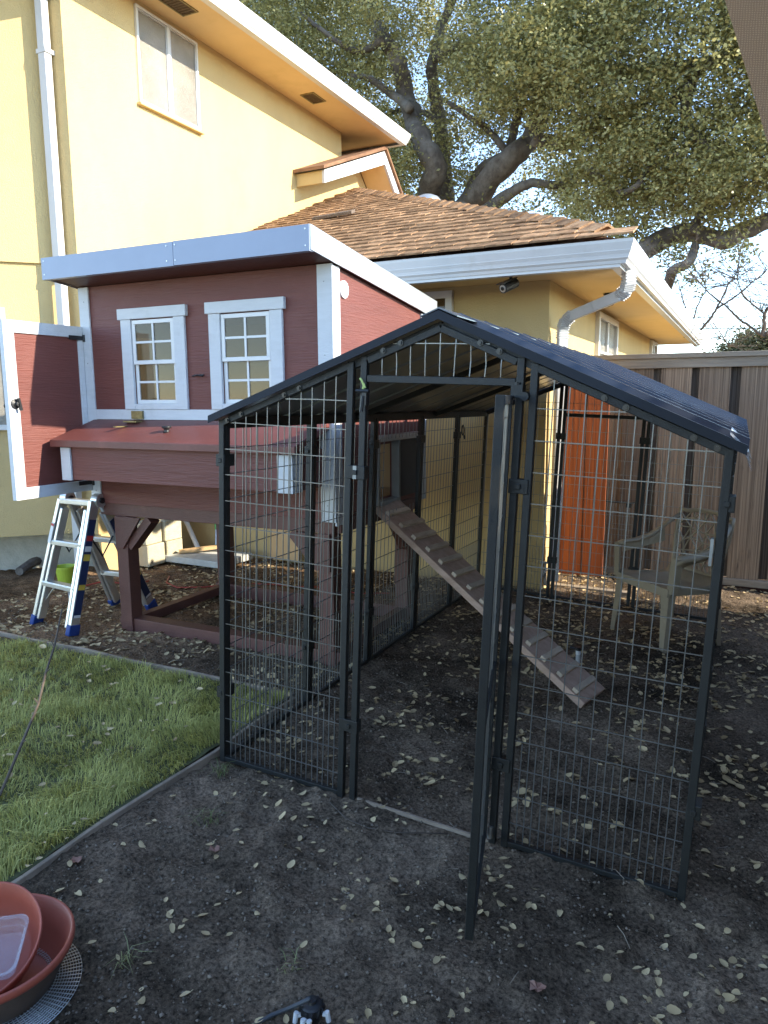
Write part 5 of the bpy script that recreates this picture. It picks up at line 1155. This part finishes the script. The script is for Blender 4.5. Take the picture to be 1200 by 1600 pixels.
# far round tree and power lines
ft = thing('far_tree', 'distant rounded olive tree above the fence top', 'tree', tuple(at(1190,600,y=30))[:2] + (0,))
fc = at(1195,560,y=30); b = MB(); limb(b, [(fc.x,fc.y,0),(fc.x+.1,fc.y,1.2),(fc.x,fc.y,2.6)], .25,.12); b.build('trunk', M_bark, ft)
Cf = np.array([[fc.x+dx, fc.y+dy, fc.z+dz] for dx,dy,dz in ((0,0,.0),(1.0,.3,.1),(-.9,.2,-.3),(.3,-.5,.35),(-.4,.4,.25),(1.9,.2,-.2),(-1.6,.3,-.7))]); V, F = leaf_cloud(Cf, np.full(len(Cf),1.05), 26000, .07, .8, .2, 40)
link('crown', npmesh('crown', V, F, M_far), ft)
for k, (y0, y1) in enumerate(((495,489),(512,508))):
    a, c = at(1020,y0,y=22), at(1330,y1,y=22); b = MB(); b.tube([a + (c-a)*t + Vector((0,0,-.06*math.sin(math.pi*t))) for t in np.linspace(-1.5,2.5,15)],.012,5)
    tag(b.build('power_line', M_black), ('upper' if k == 0 else 'lower') + ' thin power line crossing the sky behind the bare tree', 'cable', 'power lines')
# low distant greenery behind the fence and house, and unseen shrubs added beyond the right fence to shade and dapple the lawn
for (x, y_, r, nme, lab) in ((4.2,24,1.6,'distant_shrub','distant leafy shrub under the far end of the eave'),(1.0,26,1.5,'distant_shrub','distant leafy shrub behind the far end of the house')):
    sh = thing(nme, lab, 'shrub', (x,y_,0)); Cs = np.array([[x+dx,y_+dy,1.0+dz] for dx,dy,dz in ((0,0,0),(1,.2,.3),(-1,.1,.2),(.3,0,.9))]); V, F = leaf_cloud(Cs, np.full(4,r*.75), 9000, .09, .9, .2, 40); link('foliage', npmesh('foliage', V, F, M_far), sh)
    b = MB(); limb(b, [(x,y_,-.2),(x,y_,.6),(x+.1,y_,1.2)], .08,.04, 6); b.build('stem', M_bark, sh)
for k, (x, y_, z_) in enumerate(((3.4,-0.25,1.95),(3.4,0.65,1.8))):
    sh = thing('shade_shrub', ('nearer','farther')[k] + ' unseen leafy shrub added beyond the right fence to shade the lawn', 'shrub', (x,y_,-.15), 'unseen shrubs added to shade the lawn')
    Cs = np.array([[x+dx,y_+dy,z_+dz] for dx,dy,dz in ((0,0,0),(0,.35,.35),(.1,-.35,.25),(0,0,.6),(0,.2,-.7),(0,-.2,-1.2))]); V, F = leaf_cloud(Cs, np.full(6,.48), 1300, .05, 1.0, .12, 40); link('foliage', npmesh('foliage', V, F, M_hedge), sh)
    b = MB(); limb(b, [(x,y_,-.3),(x+.05,y_,.8),(x,y_,z_)], .05,.02, 6); b.build('stem', M_bark, sh)

# ------------------------------------------------------------------ fallen leaves
def leaf_mesh(w, l, cup, curl, m, name='fallen_leaf'):
    b = MB(); ring = []
    for k in range(9):
        a = 2*math.pi*k/9; x = l*math.cos(a); y = w*math.sin(a)*(1-.25*math.cos(a)); ring.append((x, y, cup*(y/w)**2 + curl*(x/l)**2*(1 if x > 0 else .3)))
    b.add([(0,0,0)] + ring, [(0,1+k,1+(k+1)%9) for k in range(9)]); b.tube([(-l,0,curl*.3),(-l*1.5,.0,curl*.6)],.0007,3,cap=False)
    return b.mesh(name, m, True)
LV = [leaf_mesh(.0085,.013,.003,.002,M_dry), leaf_mesh(.0075,.0145,.004,.004,M_dry), leaf_mesh(.010,.014,-.003,.003,M_dry), leaf_mesh(.008,.012,.005,-.002,M_dry), leaf_mesh(.011,.017,.004,.005,M_dry)]
rl_ = np.random.default_rng(11)
pool = []
def dens_leaf(x, y):
    if in_lawn(np.array([x]),np.array([y]))[0]: return 0.10
    if y > 3.25 and x < 0.5: return 0.0
    d = 0.17
    if x > 0.05 and y > 0.2: d = 0.30
    if x > 0.05 and y > 1.5: d = 0.65
    if x > 0.2 and y > 2.6: d = 1.0
    if x > 1.62: d = max(d, .45)
    if x < 0 and y > 0.7: d = 0.75
    if x > 1.1 and -.35 < y < .1: d = 0.45
    if 0.1 < x < .6 and -.25 < y < 0.05: d = .5
    return d
cnt = 0
while len(pool) < 6200 and cnt < 60000:
    cnt += 1
    x = rl_.uniform(-2.9,2.3); y = rl_.uniform(-1.5,4.12); dl = dens_leaf(x,y)*(0.12+2.4*float(vnoise(np.array([x*4.3]),np.array([y*4.3]),31)[0])**2.2)
    if rl_.uniform() > dl: continue
    if math.hypot(x-tc_.x, y-tc_.y) < .2: continue
    z = (float(lawn_z(np.array([x]),np.array([y]))[0]) + .03) if in_lawn(np.array([x]),np.array([y]))[0] else gz1(x,y) + .004
    pool.append((x,y,z))
def vis(p):
    d = Vector(p) - CAM; dep = d.dot(f_); px = 600+FPX*d.dot(r_)/dep; py = 800-FPX*d.dot(u_)/dep
    return d.length + (0 if (0 < px < 1200 and 0 < py < 1600 and dep > 0) else 50)
pool.sort(key=vis)
def leaf_mat(p):
    s = rl_.uniform(.55,1.1) if p[1] < .2 else rl_.uniform(.8,1.45)
    return Matrix.Translation(p) @ Matrix.Rotation(rl_.uniform(0,6.283),4,'Z') @ Matrix.Rotation(rl_.normal(0,.22),4,'X') @ Matrix.Rotation(rl_.normal(0,.22),4,'Y') @ Matrix.Scale(s,4)
for p in pool[:296]:
    o = link('fallen_leaf', LV[rl_.integers(5)], mw=leaf_mat(p)); tag(o, 'small pale dry oak leaf lying on the foreground soil or grass', 'leaf', 'fallen oak leaves in the foreground')
b = MB()
for p in pool[296:]:
    mm = leaf_mat(p); me = LV[rl_.integers(5)]; n0 = len(b.v); b.v += [tuple(mm @ v.co) for v in me.vertices]; b.f += [tuple(n0+i for i in q.vertices) for q in me.polygons]
tag(b.build('leaf_litter', M_dry), 'litter of small dry oak leaves spread over the soil behind', 'leaves', kind='stuff')
for (px, py, lab) in ((336,1335,'large crumpled reddish brown leaf on the open soil'),(120,1358,'large crumpled brown leaf beside the lawn edging'),(840,1522,'curled tan leaf on the soil near the bottom right')):
    p = at(px,py,z=-.01); g0 = gz1(p.x,p.y); b = MB(); n = 14; R0 = .020
    ring = [(R0*(1+.22*math.sin(k*2.3))*math.cos(k*2*math.pi/n), R0*.8*(1+.22*math.sin(k*2.3))*math.sin(k*2*math.pi/n), .006+.012*random.random()) for k in range(n)]
    b.add([(p.x,p.y,g0+.006)] + [(p.x+x,p.y+y,g0+z) for x,y,z in ring], [(0,1+k,1+(k+1)%n) for k in range(n)])
    tag(b.build('crumpled_leaf', mat('brown_leaf',(0.20,0.09,0.06),0.7,0.3,40,c2=(0.36,0.20,0.14))), lab, 'leaf')

b = MB()
for k in range(260):
    x = rl_.uniform(-2.6,2.2); y = rl_.uniform(-1.45,4.0)
    if in_lawn(np.array([x]),np.array([y]))[0]: continue
    if y < .3 and rl_.uniform() < .45: continue
    a = rl_.uniform(0,6.28); L_ = rl_.uniform(.02,.09); g0 = gz1(x,y)+.006
    p1 = (x+L_*.5*math.cos(a), y+L_*.5*math.sin(a), g0+rl_.uniform(0,.01)); a2 = a + rl_.normal(0,.4)
    b.tube([(x,y,g0),p1,(p1[0]+L_*.5*math.cos(a2),p1[1]+L_*.5*math.sin(a2),g0)],[.0016,.0014,.0008],4)
tag(b.build('fallen_twigs', mat('dry_twig',(0.16,0.12,0.085),0.9,0.3,20,c2=(0.33,0.27,0.2))), 'small dry twigs strewn over the soil', 'twigs', kind='stuff')
